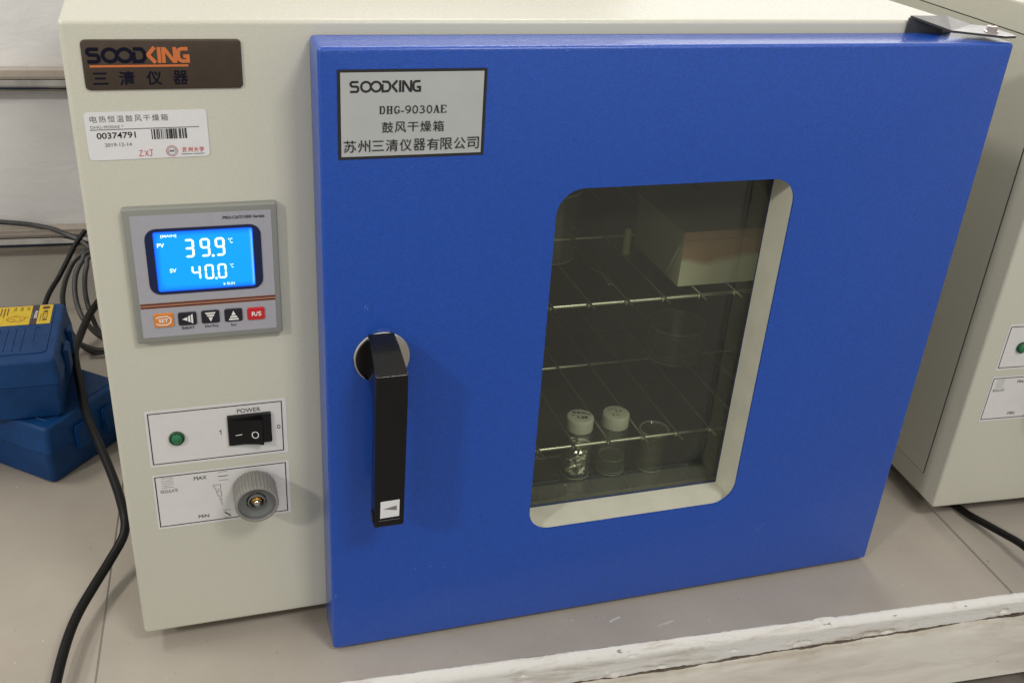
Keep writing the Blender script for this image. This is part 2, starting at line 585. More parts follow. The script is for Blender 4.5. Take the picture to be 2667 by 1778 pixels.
class Print:
    """collects flat shapes in a 2-D frame and lays them on a surface"""

    def __init__(self, base, to3=None, y=0.0):
        self.bm = bmesh.new()
        self.mats = list(base)
        self.to3 = to3 or (lambda a, b, l: (a, y - l, b))
        self.k = 0
        self.base = 0.0

    def mi(self, m):
        if m not in self.mats:
            self.mats.append(m)
        return self.mats.index(m)

    def lift(self, l):
        self.k += 1
        return self.base + l + self.k * 4e-6

    def poly(self, pts, m, l=0.0001):
        l = self.lift(l)
        self.bm.faces.new([self.bm.verts.new(self.to3(a, b, l)) for a, b in pts]).material_index = self.mi(m)

    def rect(self, a0, a1, b0, b1, m, l=0.0001):
        self.poly([(a0, b0), (a1, b0), (a1, b1), (a0, b1)], m, l)

    def rrect(self, a0, a1, b0, b1, r, m, l=0.0001):
        self.poly(rrect(a0, a1, b0, b1, r, 5), m, l)

    def disc(self, a, b, r, m, l=0.0001, n=24):
        self.poly([(a + r * math.cos(2 * PI * k / n), b + r * math.sin(2 * PI * k / n)) for k in range(n)], m, l)

    def line(self, pts, w, m, l=0.0001, closed=False):
        l = self.lift(l)
        P = [Vector(p) for p in pts]
        n = len(P)
        L, R_ = [], []
        for i in range(n):
            a = P[i - 1] if (i > 0 or closed) else None
            b = P[(i + 1) % n] if (i < n - 1 or closed) else None
            d0 = (P[i] - a).normalized() if a is not None else None
            d1 = (b - P[i]).normalized() if b is not None else None
            if d0 is None:
                d0 = d1
            if d1 is None:
                d1 = d0
            n0, n1 = Vector((-d0.y, d0.x)), Vector((-d1.y, d1.x))
            mm = n0 + n1
            if mm.length < 1e-4:
                mm = n0.copy()
            mm.normalize()
            k = min(1 / max(mm.dot(n1), 0.35), 2.2)
            L.append(P[i] + mm * w / 2 * k)
            R_.append(P[i] - mm * w / 2 * k)
        lv = [self.bm.verts.new(self.to3(p.x, p.y, l)) for p in L]
        rv = [self.bm.verts.new(self.to3(p.x, p.y, l)) for p in R_]
        for i in range(n if closed else n - 1):
            j = (i + 1) % n
            self.bm.faces.new((rv[i], rv[j], lv[j], lv[i])).material_index = self.mi(m)

    def frame(self, a0, a1, b0, b1, w, m, l=0.0001):
        self.line([(a0, b0), (a1, b0), (a1, b1), (a0, b1)], w, m, l, True)

    def circle(self, a, b, ra, rb, w, m, l=0.0001, n=28, a0=0, a1=360):
        full = abs(a1 - a0) >= 360
        kk = n if full else n + 1
        self.line([(a + ra * math.cos(math.radians(a0 + (a1 - a0) * k / n)), b + rb * math.sin(math.radians(a0 + (a1 - a0) * k / n))) for k in range(kk)], w, m, l, full)

    def text(self, s, a0, a1, b0, b1, m, l=0.0001, bold=0.0, rot=0):
        """fit the lettering to the box; rot in quarter turns clockwise"""
        vs, fs = text_geo(s, bold)
        if not vs:
            return
        xs, ys = [v[0] for v in vs], [v[1] for v in vs]
        x0, x1, y0, y1 = min(xs), max(xs), min(ys), max(ys)
        l = self.lift(l)
        out = []
        for x, y in vs:
            u, v = (x - x0) / max(x1 - x0, 1e-6), (y - y0) / max(y1 - y0, 1e-6)
            if rot == 1:
                u, v = v, 1 - u
            elif rot == 3:
                u, v = 1 - v, u
            out.append(self.bm.verts.new(self.to3(a0 + (a1 - a0) * u, b0 + (b1 - b0) * v, l)))
        mi = self.mi(m)
        for f in fs:
            try:
                self.bm.faces.new([out[i] for i in f]).material_index = mi
            except ValueError:
                pass

    def chars(self, s, a0, a1, b0, b1, m, gap=0.18, l=0.0001, bold=0.0):
        """evenly spaced square characters"""
        w = (a1 - a0) / (len(s) + gap * (len(s) - 1))
        for i, c in enumerate(s):
            x = a0 + i * w * (1 + gap)
            hb, ht = (b0 + (b1 - b0) * 0.08, b1 - (b1 - b0) * 0.08) if c in '三干' else (b0, b1)
            self.text(c, x, x + w, hb, ht, m, l, bold)

    def done(self, name, parent=None):
        bmesh.ops.recalc_face_normals(self.bm, faces=[f for f in self.bm.faces])
        return obj(name, self.bm, self.mats, parent)


def logo(p, a0, a1, b0, b1, m1, m2, w):
    """the maker's mark: rounded S, two looped O's, D, an arrow-like K, I, N, G"""
    W, H = a1 - a0, b1 - b0

    def P(x, y):
        return (a0 + x * W, b0 + y * H)
    hy = w / 2 / H
    T, B = 1 - hy, hy
    p.line([P(.115, T), P(.025, T), P(.008, .80), P(.008, .66), P(.025, .54), P(.095, .52), P(.112, .42), P(.112, .20), P(.095, B), P(.0, B)], w, m1)
    p.circle(*P(.222, .5), .068 * W, .5 * H - w / 2, w, m1)
    p.circle(*P(.365, .5), .068 * W, .5 * H - w / 2, w, m1, a0=-165, a1=165)
    p.line([P(.455, .70), P(.455, B), P(.49, B), P(.535, .12), P(.562, .34), P(.562, .66), P(.535, .88), P(.49, T), P(.452, T)], w, m1)
    p.line([P(.665, 1.0), P(.600, .56), P(.600, .48), P(.665, .02)], w * 1.05, m2)
    p.line([P(.705, 1.0), P(.705, 0.0)], w, m2)
    p.line([P(.748, 0.0), P(.748, 1.0)], w, m2)
    p.line([P(.758, .93), P(.852, .06)], w, m2)
    p.line([P(.862, 0.0), P(.862, 1.0)], w, m2)
    p.line([P(.995, T), P(.93, T), P(.90, .80), P(.895, .5), P(.90, .22), P(.93, B), P(.99, B), P(.99, .42), P(.945, .42)], w, m2)


SEG = {'0': 'abcdef', '3': 'abgcd', '4': 'fgbc', '9': 'abcdfg'}


def seven(p, ch, a0, a1, b0, b1, w, m):
    mid = (b0 + b1) / 2
    g = w * 0.22
    e = {'a': ((a0, b1), (a1, b1)), 'd': ((a0, b0), (a1, b0)), 'g': ((a0, mid), (a1, mid)), 'f': ((a0, mid), (a0, b1)),
         'b': ((a1, mid), (a1, b1)), 'e': ((a0, b0), (a0, mid)), 'c': ((a1, b0), (a1, mid))}
    for s in SEG[ch]:
        (x0, y0), (x1, y1) = e[s]
        d = Vector((x1 - x0, y1 - y0)).normalized()
        q = Vector((-d.y, d.x)) * w / 2
        A, B = Vector((x0, y0)) + d * g * .3, Vector((x1, y1)) - d * g * .3
        t = d * w / 2
        p.poly([tuple(A - t * .2), tuple(A + t - q), tuple(B - t - q), tuple(B + t * .2), tuple(B - t + q), tuple(A + t + q)], m, 0.0003)


def serif_line(p, s, a0, a1, b0, b1, m):
    """bold roman capitals and figures drawn stroke by stroke"""
    H = b1 - b0
    adv = {'-': .55}
    tot = sum(adv.get(c, 1.0) for c in s)
    u = (a1 - a0) / tot
    x = a0
    for c in s:
        cw = adv.get(c, 1.0) * u
        l, r = x + cw * .08, x + cw * .88
        t, n = H * .20, H * .085
        S = lambda pts, w: p.line(pts, w, m)
        hs = t * 1.7
        if c in 'DHE':
            S([(l + t / 2 + hs * .12, b0), (l + t / 2 + hs * .12, b1)], t)
            S([(l, b1 - n / 2), (l + hs, b1 - n / 2)], n)
            S([(l, b0 + n / 2), (l + hs, b0 + n / 2)], n)
        if c == 'D':
            cx = l + t
            S([(cx, b1 - n / 2), (cx + (r - cx) * .45, b1 - n / 2)], n)
            S([(cx, b0 + n / 2), (cx + (r - cx) * .45, b0 + n / 2)], n)
            S([(cx + (r - cx) * .40, b1 - n / 2), (r - t * .8, b1 - H * .16), (r - t / 2, b0 + H * .5), (r - t * .8, b0 + H * .16), (cx + (r - cx) * .40, b0 + n / 2)], t * .8)
        elif c == 'H':
            S([(r - t / 2 - hs * .12, b0), (r - t / 2 - hs * .12, b1)], t)
            S([(r - hs, b1 - n / 2), (r, b1 - n / 2)], n)
            S([(r - hs, b0 + n / 2), (r, b0 + n / 2)], n)
            S([(l + t, b0 + H * .5), (r - t, b0 + H * .5)], n)
        elif c == 'E':
            S([(l + t, b1 - n / 2), (r - n / 2, b1 - n / 2), (r - n / 2, b1 - H * .28)], n)
            S([(l + t, b0 + n / 2), (r - n / 2, b0 + n / 2), (r - n / 2, b0 + H * .28)], n)
            S([(l + t, b0 + H * .52), (r - t, b0 + H * .52)], n)
        elif c == 'G':
            S([(r - n / 2, b1 - H * .30), (r - t * .7, b1 - n), (l + cw * .42, b1 - n / 2)], n)
            S([(l + cw * .42, b1 - n / 2), (l + t * .8, b1 - H * .2), (l + t / 2, b0 + H * .5), (l + t * .8, b0 + H * .2), (l + cw * .42, b0 + n / 2)], t * .85)
            S([(l + cw * .42, b0 + n / 2), (r - t, b0 + n)], n)
            S([(r - t * .6, b0 + n), (r - t * .6, b0 + H * .45)], t * .9)
            S([(r - t * 1.4, b0 + H * .45), (r + t * .2, b0 + H * .45)], n)
        elif c == '-':
            S([(l, b0 + H * .30), (r, b0 + H * .30)], t * .7)
        elif c == 'A':
            S([((l + r) / 2 - n * .2, b1), (l + t * .4, b0)], n)
            S([((l + r) / 2, b1), (r - t * .6, b0)], t)
            S([(l + cw * .2, b0 + H * .33), (r - cw * .22, b0 + H * .33)], n)
            S([(l - t * .2, b0 + n / 2), (l + t, b0 + n / 2)], n)
            S([(r - t * 1.4, b0 + n / 2), (r + t * .3, b0 + n / 2)], n)
        elif c == '0':
            p.circle((l + r) / 2, (b0 + b1) / 2, (r - l) / 2 - t * .35, H / 2 - n / 2, t * .72, m)
        elif c == '9':
            p.circle((l + r) / 2, b1 - H * .31, (r - l) / 2 - t * .35, H * .31 - n / 2, t * .65, m)
            S([(r - t * .35, b1 - H * .35), (r - t * .55, b0 + H * .30), (l + cw * .25, b0 + n / 2)], t * .75)
        elif c == '3':
            S([(l + n, b1 - H * .22), (l + cw * .3, b1 - n / 2), (r - t * .8, b1 - H * .15), (r - t * .9, b1 - H * .36), (l + cw * .35, b0 + H * .53)], t * .6)
            S([(l + cw * .38, b0 + H * .53), (r - t * .6, b0 + H * .40), (r - t * .5, b0 + H * .2), (l + cw * .38, b0 + n / 2), (l + n * .3, b0 + H * .10)], t * .7)
        x += cw


# ------------------------------------------------------------------ the bench, its trim, the wall and its rails
BO = Vector((0.1278, -0.0777, -0.0185))
BTH = -0.0653
BM = Matrix.Translation(BO) @ Matrix.Rotation(BTH, 4, 'Z')
BENCH_Y1 = 0.6939
RAIL_DZ = -0.0115


def placed(o):
    o.matrix_world = BM
    return o


for x0, x1 in ((-2.2, -0.3113), (-0.31095, 0.4854), (0.4864, 2.6)):
    bm = bmesh.new()
    box(bm, x0, x1, 0.0, BENCH_Y1, -0.03, 0.0)
    bmesh.ops.bevel(bm, geom=[e for e in bm.edges if all(abs(v.co.z) < 1e-6 for v in e.verts)], offset=0.0008, segments=2, affect='EDGES')
    tag(placed(obj('countertop', bm, M['bench'])), None, kind='structure')
bm = bmesh.new()
box(bm, -2.2, 2.6, 0.002, BENCH_Y1, -0.05, -0.031)
tag(placed(obj('countertop_substrate', bm, M['groove'])), None, kind='structure')

# paint smears and specks on the stone
p = Print([M['paper']], to3=lambda a, b, l: (a, b, l))
for x, y, dx, dy, w in ((0.104, 0.0285, .011, .0045, .0018), (0.143, 0.0165, .016, .0045, .0008), (0.150, 0.0175, .010, .0030, .0006), (0.1, 0.034, .0012, .0004, .0010), (0.19, 0.016, .002, .001, .0006)):
    p.line([(x, y), (x + dx * .4, y + dy * .5), (x + dx, y + dy)], w, M['smear'], .0002)
for q_ in range(90):
    x, y = random.uniform(-.42, .62), random.uniform(.004, .36)
    r_ = random.uniform(.0003, .0009)
    p.disc(x, y, r_, M['smear'] if q_ % 3 else M['speck'], .0002, 7)
p.line([(-.1155, .048), (-.1105, .050), (-.1085, .047), (-.1115, .0445)], .0007, M['speck'], .0002)
mk_ = placed(p.done('paint_smears'))
mk_['kind'] = 'stuff'
mk_['label'] = 'pale paint smears and dark specks scattered on the countertop'

# ragged putty nosing and painted apron along the front edge
NX = 1500


def crack_z(x):      # the crack between putty and board climbs slightly to the right
    x = max(-0.25, min(0.8, x))
    return -0.0300 + 0.0235 * x


def fbm(x, y, s):
    return noise.noise(Vector((x, y, s))) + 0.5 * noise.noise(Vector((x * 2.3, y * 2.3, s + 5))) + 0.25 * noise.noise(Vector((x * 5.1, y * 5.1, s + 9)))


def ragged(x):       # broken lower lip of the putty
    v = fbm(x * 26, 0, 3.1)
    return 0.0015 * v + 0.0016 * max(0, fbm(x * 9, 4, 8) - 0.35) + 0.0007 * fbm(x * 170, 2, 1)


PITS = [(0.294, 0.0012, 0.0105, 0.0011, 0.0030), (0.3404, -0.0185, 0.006, 0.0020, 0.0022), (0.3562, -0.0195, 0.006, 0.0016, 0.0022), (0.2714, -0.0185, 0.008, 0.0016, 0.0024), (0.114, -0.0076, 0.0035, 0.0007, 0.0015),
        (0.142, -0.0235, 0.004, 0.0009, 0.0015), (0.476, -0.0135, 0.0035, 0.0022, 0.0030), (0.098, -0.0062, 0.0018, 0.0006, 0.0012), (0.207, -0.0165, 0.003, 0.0007, 0.0014), (0.020, -0.0125, 0.003, 0.0006, 0.0012)]
LUMPS = [(0.100, -0.0275, 0.0055, 0.0030, 0.0016), (0.093, -0.0235, 0.0020, 0.0018, 0.0012), (0.303, 0.0003, 0.012, 0.0012, 0.0012), (0.466, -0.0150, 0.0085, 0.0055, 0.0014), (0.337, -0.0195, 0.0030, 0.0020, 0.0011), (0.352, -0.0190, 0.0030, 0.0020, 0.0011), (0.262, -0.0180, 0.005, 0.0020, 0.0008)]


def bumps(x, z):
    d = 0.0
    for px, pz, wx, wz, h in LUMPS:
        q = ((x - px) / wx) ** 2 + ((z - pz) / wz) ** 2
        if q < 4:
            d += h * math.exp(-q * 1.6) * (1 + .5 * noise.noise(Vector((x * 300, z * 300, 2))))
    for px, pz, wx, wz, h in PITS:
        q = ((x - px) / wx) ** 2 + ((z - pz) / wz + .5 * noise.noise(Vector((x * 190, 3, 1)))) ** 2
        if q < 2.2:
            d -= h * (1 - min(1, q / 1.6)) ** .5 if q < 1.6 else 0
    return d


def strip(name, mat_, rowfun, x0, x1, dark_rows):
    bm = bmesh.new()
    rows = [[bm.verts.new(p) for p in rowfun(x0 + (x1 - x0) * i / NX)] for i in range(NX + 1)]
    for a, b in zip(rows, rows[1:]):
        for j in range(len(a) - 1):
            bm.faces.new((a[j], a[j + 1], b[j + 1], b[j])).material_index = 1 if (j in dark_rows or j - (len(a) - 1) in dark_rows) else 0
    return placed(obj(name, bm, [mat_, M['crack_dirt_shade']], smooth=60))


def nose_row(x):
    zb = crack_z(x) + ragged(x)
    back = 0.0010 + 0.0004 * fbm(x * 40, 7, 2) + 0.0003 * fbm(x * 190, 3, 2)
    out = [(x, 0.0018, -0.004), (x, back, 0.0002)]
    N = 22
    for j in range(N + 1):
        t = j / N
        z = 0.0006 + (zb - 0.0006) * t
        y = back - 0.0012 - 0.0058 * math.sin(min(1, t * 3.2) * PI / 2)
        # long trowel strokes plus a finer ripple
        y -= 0.00012 * noise.noise(Vector((x * 9, t * 4, 1))) + 0.00009 * noise.noise(Vector((x * 30, t * 22, 4))) + 0.00012 * noise.noise(Vector((x * 160, t * 34, 6)))
        y -= bumps(x, z)
        out.append((x, y, z))
    out += [(x, out[-1][1] + 0.0012, zb - 0.0006), (x, 0.0030, zb - 0.0002), (x, 0.0032, zb + 0.004)]
    return out


def apron_row(x):
    zt = crack_z(x) - 0.0012 + 0.0006 * fbm(x * 30, 9, 5) + 0.0024 * min(0, fbm(x * 11, 1, 6) - .05)
    led = -0.0071 - 0.0016 * fbm(x * 17, 12, 3) - 0.0007 * fbm(x * 130, 5, 2)
    out = [(x, 0.0040, zt + 0.0005), (x, led, zt + 0.0002)]
    N = 20
    for j in range(N + 1):
        t = j / N
        z = zt + (-0.0950 - zt) * t
        y = led - 0.0002 + (-0.0088 - led) * math.sin(min(1, t * 4) * PI / 2)
        y -= (0.0005 * noise.noise(Vector((x * 10, t * 7, 21))) + 0.0003 * noise.noise(Vector((x * 40, t * 26, 23)))) * max(0.12, 1 - t * 2.2)
        if 0.60 < t < 0.66:
            y += 0.0004
        out.append((x, y, z))
    out += [(x, -0.0070, -0.0955), (x, 0.004, -0.0957)]
    return out


tag(strip('bench_nosing', M['putty'], nose_row, -0.9, 1.1, (-3, -2, -1)), 'cracked white putty nosing along the front edge of the stone countertop', 'nosing')
a_o = tag(strip('bench_apron', M['apron'], apron_row, -0.9, 1.1, (0,)), 'smooth off white painted board below the putty edge of the countertop', 'apron')
bm = bmesh.new()
box(bm, -0.9, 1.1, 0.0042, 0.006, -0.06, -0.004)
dk = obj('crack_backing', bm, M['groove'])
dk.parent = a_o
bm = bmesh.new()
pr = [(0.003, -0.094), (0.003, -0.110), (-0.0095, -0.1105), (-0.0095, -0.1135), (-0.003, -0.1138), (-0.003, -0.24)]
loft(bm, [[(-0.9, y, z) for y, z in pr], [(1.1, y, z) for y, z in pr]], False, False, closed=False)
c_o = obj('grey_channel', bm, M['channel'])
c_o.parent = a_o

# wall
bm = bmesh.new()
box(bm, -2.4, 0.315, BENCH_Y1, BENCH_Y1 + 0.05, -0.3, 0.85)  # right end stops short to let the added panel's glare through
tag(placed(obj('wall', bm, M['wall'])), None, kind='structure')


bm = bmesh.new()
box(bm, -2.4, 0.315, BENCH_Y1 - 0.003, BENCH_Y1 - 0.0005, 0.0003, 0.088)
tag(placed(obj('backsplash', bm, M['backsplash'])), None, kind='structure')


def rail(name, zc, r, z0, z1, label):
    zc, z0, z1 = zc + RAIL_DZ, z0 + RAIL_DZ, z1 + RAIL_DZ
    root = empty(name, BM @ Vector((-0.6, BENCH_Y1, zc)), BTH)
    inv = Matrix.Translation((0.6, -BENCH_Y1, -zc))
    bm = bmesh.new()
    loft(bm, [[tuple(inv @ Vector((x, BENCH_Y1 - 0.015 + r * math.cos(2 * PI * k / 24), zc + r * math.sin(2 * PI * k / 24)))) for k in range(24)] for x in (-2.0, 0.30)])
    obj('tube', bm, M['rail_steel'], root, 40)
    bm = bmesh.new()
    box(bm, -2.0, 0.30, BENCH_Y1 - 0.019, BENCH_Y1 - 0.0005, z0, z1, 0, inv)
    box(bm, -2.0, 0.30, BENCH_Y1 - 0.0205, BENCH_Y1 - 0.0192, z0 + (z1 - z0) * .35, z0 + (z1 - z0) * .62, 0, inv)
    obj('backing_strip', bm, M['rail_brown'], root)
    bm = bmesh.new()
    box(bm, -2.0, 0.30, BENCH_Y1 - 0.0215, BENCH_Y1 - 0.0185, z0 - 0.0022, z0 - 0.0006, 0, inv)
    obj('tube_highlight', bm, M['chrome'], root)  # thin chrome bar added as the highlight along the tube top
    tag(root, label, 'rail', 'steel rails on the wall behind the oven')


rail('wall_rail', 0.3030, 0.0086, 0.3092, 0.3200, 'upper polished steel rail on the white wall, level with the brown nameplate')
rail('wall_rail', 0.1095, 0.0098, 0.1170, 0.1275, 'lower polished steel rail on the white wall, just above the blue tool cases')

# ------------------------------------------------------------------ the drying oven
DF = -0.03645      # front of the door
DB = -0.0029       # back of the door
W, Z0, Z1 = 0.50206, -0.01477, 0.46154
BL, HB, BR_, DEP = -0.14274, 0.47, 0.4762, 0.475
WX0, WX1, WZ0, WZ1 = 0.1589, 0.3436, 0.0772, 0.3668
CX0, CX1, CZ0, CZ1 = 0.112, 0.452, 0.052, 0.392

oven = empty('drying_oven', (0, 0, 0))
tag(oven, 'cream bench oven with closed blue windowed door and black lever handle', 'oven', 'drying ovens on the bench')

# cabinet shell with the chamber opening in its front
bm = bmesh.new()
o = [bm.verts.new(p) for p in ((BL, 0, 0), (BR_, 0, 0), (BR_, 0, HB), (BL, 0, HB))]
i_ = [bm.verts.new(p) for p in ((CX0, 0, CZ0), (CX1, 0, CZ0), (CX1, 0, CZ1), (CX0, 0, CZ1))]
b_ = [bm.verts.new(p) for p in ((BL, DEP, 0), (BR_, DEP, 0), (BR_, DEP, HB), (BL, DEP, HB))]
for k in range(4):
    j = (k + 1) % 4
    bm.faces.new((o[k], o[j], i_[j], i_[k]))
    bm.faces.new((o[j], o[k], b_[k], b_[j]))
bm.faces.new(list(reversed(b_)))
oe = [e for e in bm.edges if not any(v in i_ for v in e.verts)]
bmesh.ops.bevel(bm, geom=oe, offset=0.0032, segments=4, affect='EDGES', profile=0.5)
cab = obj('cabinet', bm, M['cream'], oven, 35)
# removable side panel on each flank, with the dark gap round it
for side, X in ((-1, BL), (1, BR_)):
    bm = bmesh.new()
    y0, y1, z0, z1 = 0.0264, DEP - 0.03, 0.0251, HB - 0.0251
    e0, e1 = sorted((X + side * 0.0004, X - side * 0.002))
    box(bm, e0, e1, y0 - .0008, y1 + .0008, z0 - .0008, z1 + .0008, 0)
    e0, e1 = sorted((X + side * 0.0009, X - side * 0.002))
    box(bm, e0, e1, y0, y1, z0, z1, 1)
    obj('side_panel', bm, [M['groove'], M['cream']], cab)

# chamber: inside walls
bm = bmesh.new()
f = [(CX0, 0.001), (CX1, 0.001), (CX1, 0.326), (CX0, 0.326)]
lo = [bm.verts.new((x, y, CZ0)) for x, y in f]
hi = [bm.verts.new((x, y, CZ1)) for x, y in f]
bm.faces.new(lo).material_index = 1
bm.faces.new(list(reversed(hi))).material_index = 0
for k in (1, 2, 3):
    j = (k + 1) % 4
    bm.faces.new((lo[j], lo[k], hi[k], hi[j]))
ch = obj('chamber', bm, [M['steel_dark'], M['steel_floor']], oven)
# lip in front of the chamber floor, and side ledges that carry the shelves
bm = bmesh.new()
box(bm, CX0 + .002, CX1 - .002, 0.0035, 0.0135, CZ0 + .0005, 0.0668)
obj('threshold', bm, M['gasket'], oven)
for zl in (0.1015, 0.2375):
    for xa, xb in ((CX0 + .0005, CX0 + .010), (CX1 - .010, CX1 - .0005)):
        bm = bmesh.new()
        box(bm, xa, xb, 0.02, 0.31, zl - .0022, zl - .0002)
        obj('shelf_ledge', bm, M['steel_dark'], ch)
# gasket round the opening
bm = bmesh.new()
for x0, x1, z0, z1 in ((CX0 - .012, CX1 + .012, CZ1 + .001, CZ1 + .012), (CX0 - .012, CX1 + .012, CZ0 - .012, CZ0 - .001), (CX0 - .012, CX0 - .001, CZ0 - .0005, CZ1 + .0005), (CX1 + .001, CX1 + .012, CZ0 - .0005, CZ1 + .0005)):
    box(bm, x0, x1, -0.0024, -0.0003, z0, z1)
obj('gasket', bm, M['gasket'], oven)
# feet
for fx in (-0.100, 0.430):
    for fy in (0.062, 0.420):
        bm = bmesh.new()
        lathe(bm, [(0.012, -0.0184), (0.013, -0.016), (0.011, -0.0005)], 'z', (fx, fy, 0), 20)
        obj('foot', bm, M['floor_foot'], oven, 40)

# door: blue sheet with rounded window hole, folded edges, window channel, glass
bm = bmesh.new()
re_, rc_, st = 0.0026, 0.0032, 4
loops = []
for k in range(st + 1):
    a = PI / 2 * k / st
    ins, y = re_ * (1 - math.sin(a)), DF + re_ * (1 - math.cos(a))
    loops.append([(x, y, z) for x, z in rrect(ins, W - ins, Z0 + ins, Z1 - ins, max(rc_ - ins, .0004), 5)])
loops.append([(x, DB, z) for x, z in rrect(0, W, Z0, Z1, rc_, 5)])
rows = loft(bm, loops, False, False)
hole = rrect(WX0, WX1, WZ0, WZ1, 0.0195, 10)
h0 = [bm.verts.new((x, DF, z)) for x, z in hole]
h1 = [bm.verts.new((x, DF + 0.0004, z)) for x, z in rrect(WX0 - .0003, WX1 + .0003, WZ0 - .0003, WZ1 + .0003, 0.0195, 10)]
h2 = [bm.verts.new((x, DF + 0.0018, z)) for x, z in rrect(WX0 - .0003, WX1 + .0003, WZ0 - .0003, WZ1 + .0003, 0.0195, 10)]
n = len(h0)
for a, b in ((h0, h1), (h1, h2)):
    for k in range(n):
        bm.faces.new((a[k], a[(k + 1) % n], b[(k + 1) % n], b[k]))
front = rows[0]
for c in range(4):
    bm.faces.new([front[(c * 6 + 3 + q) % 24] for q in range(7)] + [h0[(c * 11 + 5 + q) % 44] for q in range(11, -1, -1)])
bx0, bx1, bz0, bz1 = WX0 - .001, WX1 + .001, WZ0 - .001, WZ1 + .001
bk = [bm.verts.new((x, DB, z)) for x, z in ((bx0, bz0), (bx1, bz0), (bx1, bz1), (bx0, bz1))]
back = rows[-1]
for c0, c1, k0, k1 in ((0, 1, 2, 3), (1, 2, 3, 0), (2, 3, 0, 1), (3, 0, 1, 2)):
    arc = [back[(c0 * 6 + 3 + q) % 24] for q in range(7)]
    bm.faces.new(arc + [bk[k1], bk[k0]])
bmesh.ops.recalc_face_normals(bm, faces=bm.faces[:])
door = obj('door', bm, M['blue'], oven, 30)
# window channel (cream sheet folded back to the glass)
bm = bmesh.new()
q0 = [(bx0, DF + .0022), (bx1, DF + .0022)]
A = [bm.verts.new((x, DF + .0022, z)) for x, z in ((bx0, bz0), (bx1, bz0), (bx1, bz1), (bx0, bz1))]
B = [bm.verts.new((x, -0.0066, z)) for x, z in ((bx0 + .0012, bz0 + .0006), (bx1 - .0012, bz0 + .0006), (bx1 - .0012, bz1 - .0006), (bx0 + .0012, bz1 - .0006))]
Bo = [bm.verts.new((x, DF + .0022, z)) for x, z in ((bx0 - .03, bz0 - .03), (bx1 + .03, bz0 - .03), (bx1 + .03, bz1 + .03), (bx0 - .03, bz1 + .03))]
for k in range(4):
    j = (k + 1) % 4
    bm.faces.new((A[j], A[k], B[k], B[j]))
    bm.faces.new((Bo[j], Bo[k], A[k], A[j]))
obj('window_frame', bm, M['cream_trim'], door)
bm = bmesh.new()
box(bm, bx0 + .0013, bx1 - .0013, -0.0064, -0.0034, bz0 + .0007, bz1 - .0007)
obj('glass_pane', bm, M['pane'], door)

# scuffs and worn flecks on the paint
p = Print([M['scuff']], y=DF)
for x, z, dx, dz, w in ((0.3735, 0.0400, .0075, .0075, .0005), (0.0765, 0.0560, .0035, .0016, .0005), (0.0880, 0.0540, .0012, -.0002, .0005), (0.0660, 0.0570, .0006, -.001, .0006), (0.0270, 0.2890, .0010, .0030, .0006), (0.0290, 0.2880, .0004, .0022, .0005),
                        (0.104, 0.4500, .0008, .0002, .0007), (0.0031, 0.0390, .0001, .004, .0006), (0.241, 0.0600, .0030, .001, .0003), (0.300, 0.0330, .0022, .0004, .0003)):
    p.line([(x, z), (x + dx * .5, z + dz * .45), (x + dx, z + dz)], w, M['scuff'])
for q_ in range(70):
    x, z = random.uniform(.003, W - .004), Z1 - .0026 - random.random() * .0008
    p.line([(x, z), (x + random.uniform(.0004, .0016), z + random.uniform(-.0001, .0001))], random.uniform(.0002, .0005), M['scuff'])
p.done('scuff_marks', door)['kind'] = 'stuff'

# nameplate on the door
p = Print([M['ink'], M['silver']], y=DF)
px0, px1, pz0, pz1 = 0.0112, 0.1047, 0.3931, 0.4486
p.rect(px0, px1, pz0, pz1, M['ink'], 0.0003)
p.rect(px0 + .0020, px1 - .0020, pz0 + .0018, pz1 - .0018, M['silver'], 0.0004)
p.base = 0.0005
logo(p, 0.0190, 0.0624, 0.4346, 0.4418, M['ink'], M['ink'], 0.00135)
serif_line(p, 'DHG-9030AE', 0.0365, 0.0796, 0.4213, 0.4262, M['ink'])
p.chars('鼓风干燥箱', 0.0384, 0.0778, 0.4095, 0.4164, M['ink'], 0.14, bold=0.004)
p.chars('苏州三清仪器有限公司', 0.0146, 0.1012, 0.3976, 0.4053, M['ink'], 0.13, bold=0.004)
nameplate = p.done('nameplate', door)

# bronze maker's plate on the cabinet
bm = bmesh.new()
slab(bm, -0.1318, -0.0410, 0.4294, 0.4588, -0.0014, 0.0002, 0.0026, 0.0007)
mk = obj('maker_plate', bm, M['plate_brown'], oven, 40)
p = Print([M['navy'], M['orange']], y=-0.0014)
p.base = 0.0001
logo(p, -0.1289, -0.0718, 0.4452, 0.4545, M['navy'], M['orange'], 0.0021)
p.rect(-0.1280, -0.0725, 0.4430, 0.4443, M['orange'])
for c, x0, x1 in (('三', -0.1272, -0.1188), ('清', -0.1125, -0.1038), ('仪', -0.0971, -0.0882), ('器', -0.0819, -0.0732)):
    d = 0.0007 if c == '三' else 0
    p.text(c, x0, x1, 0.4322 + d, 0.4406 - d, M['navy'], bold=0.018)
p.done('lettering', mk)

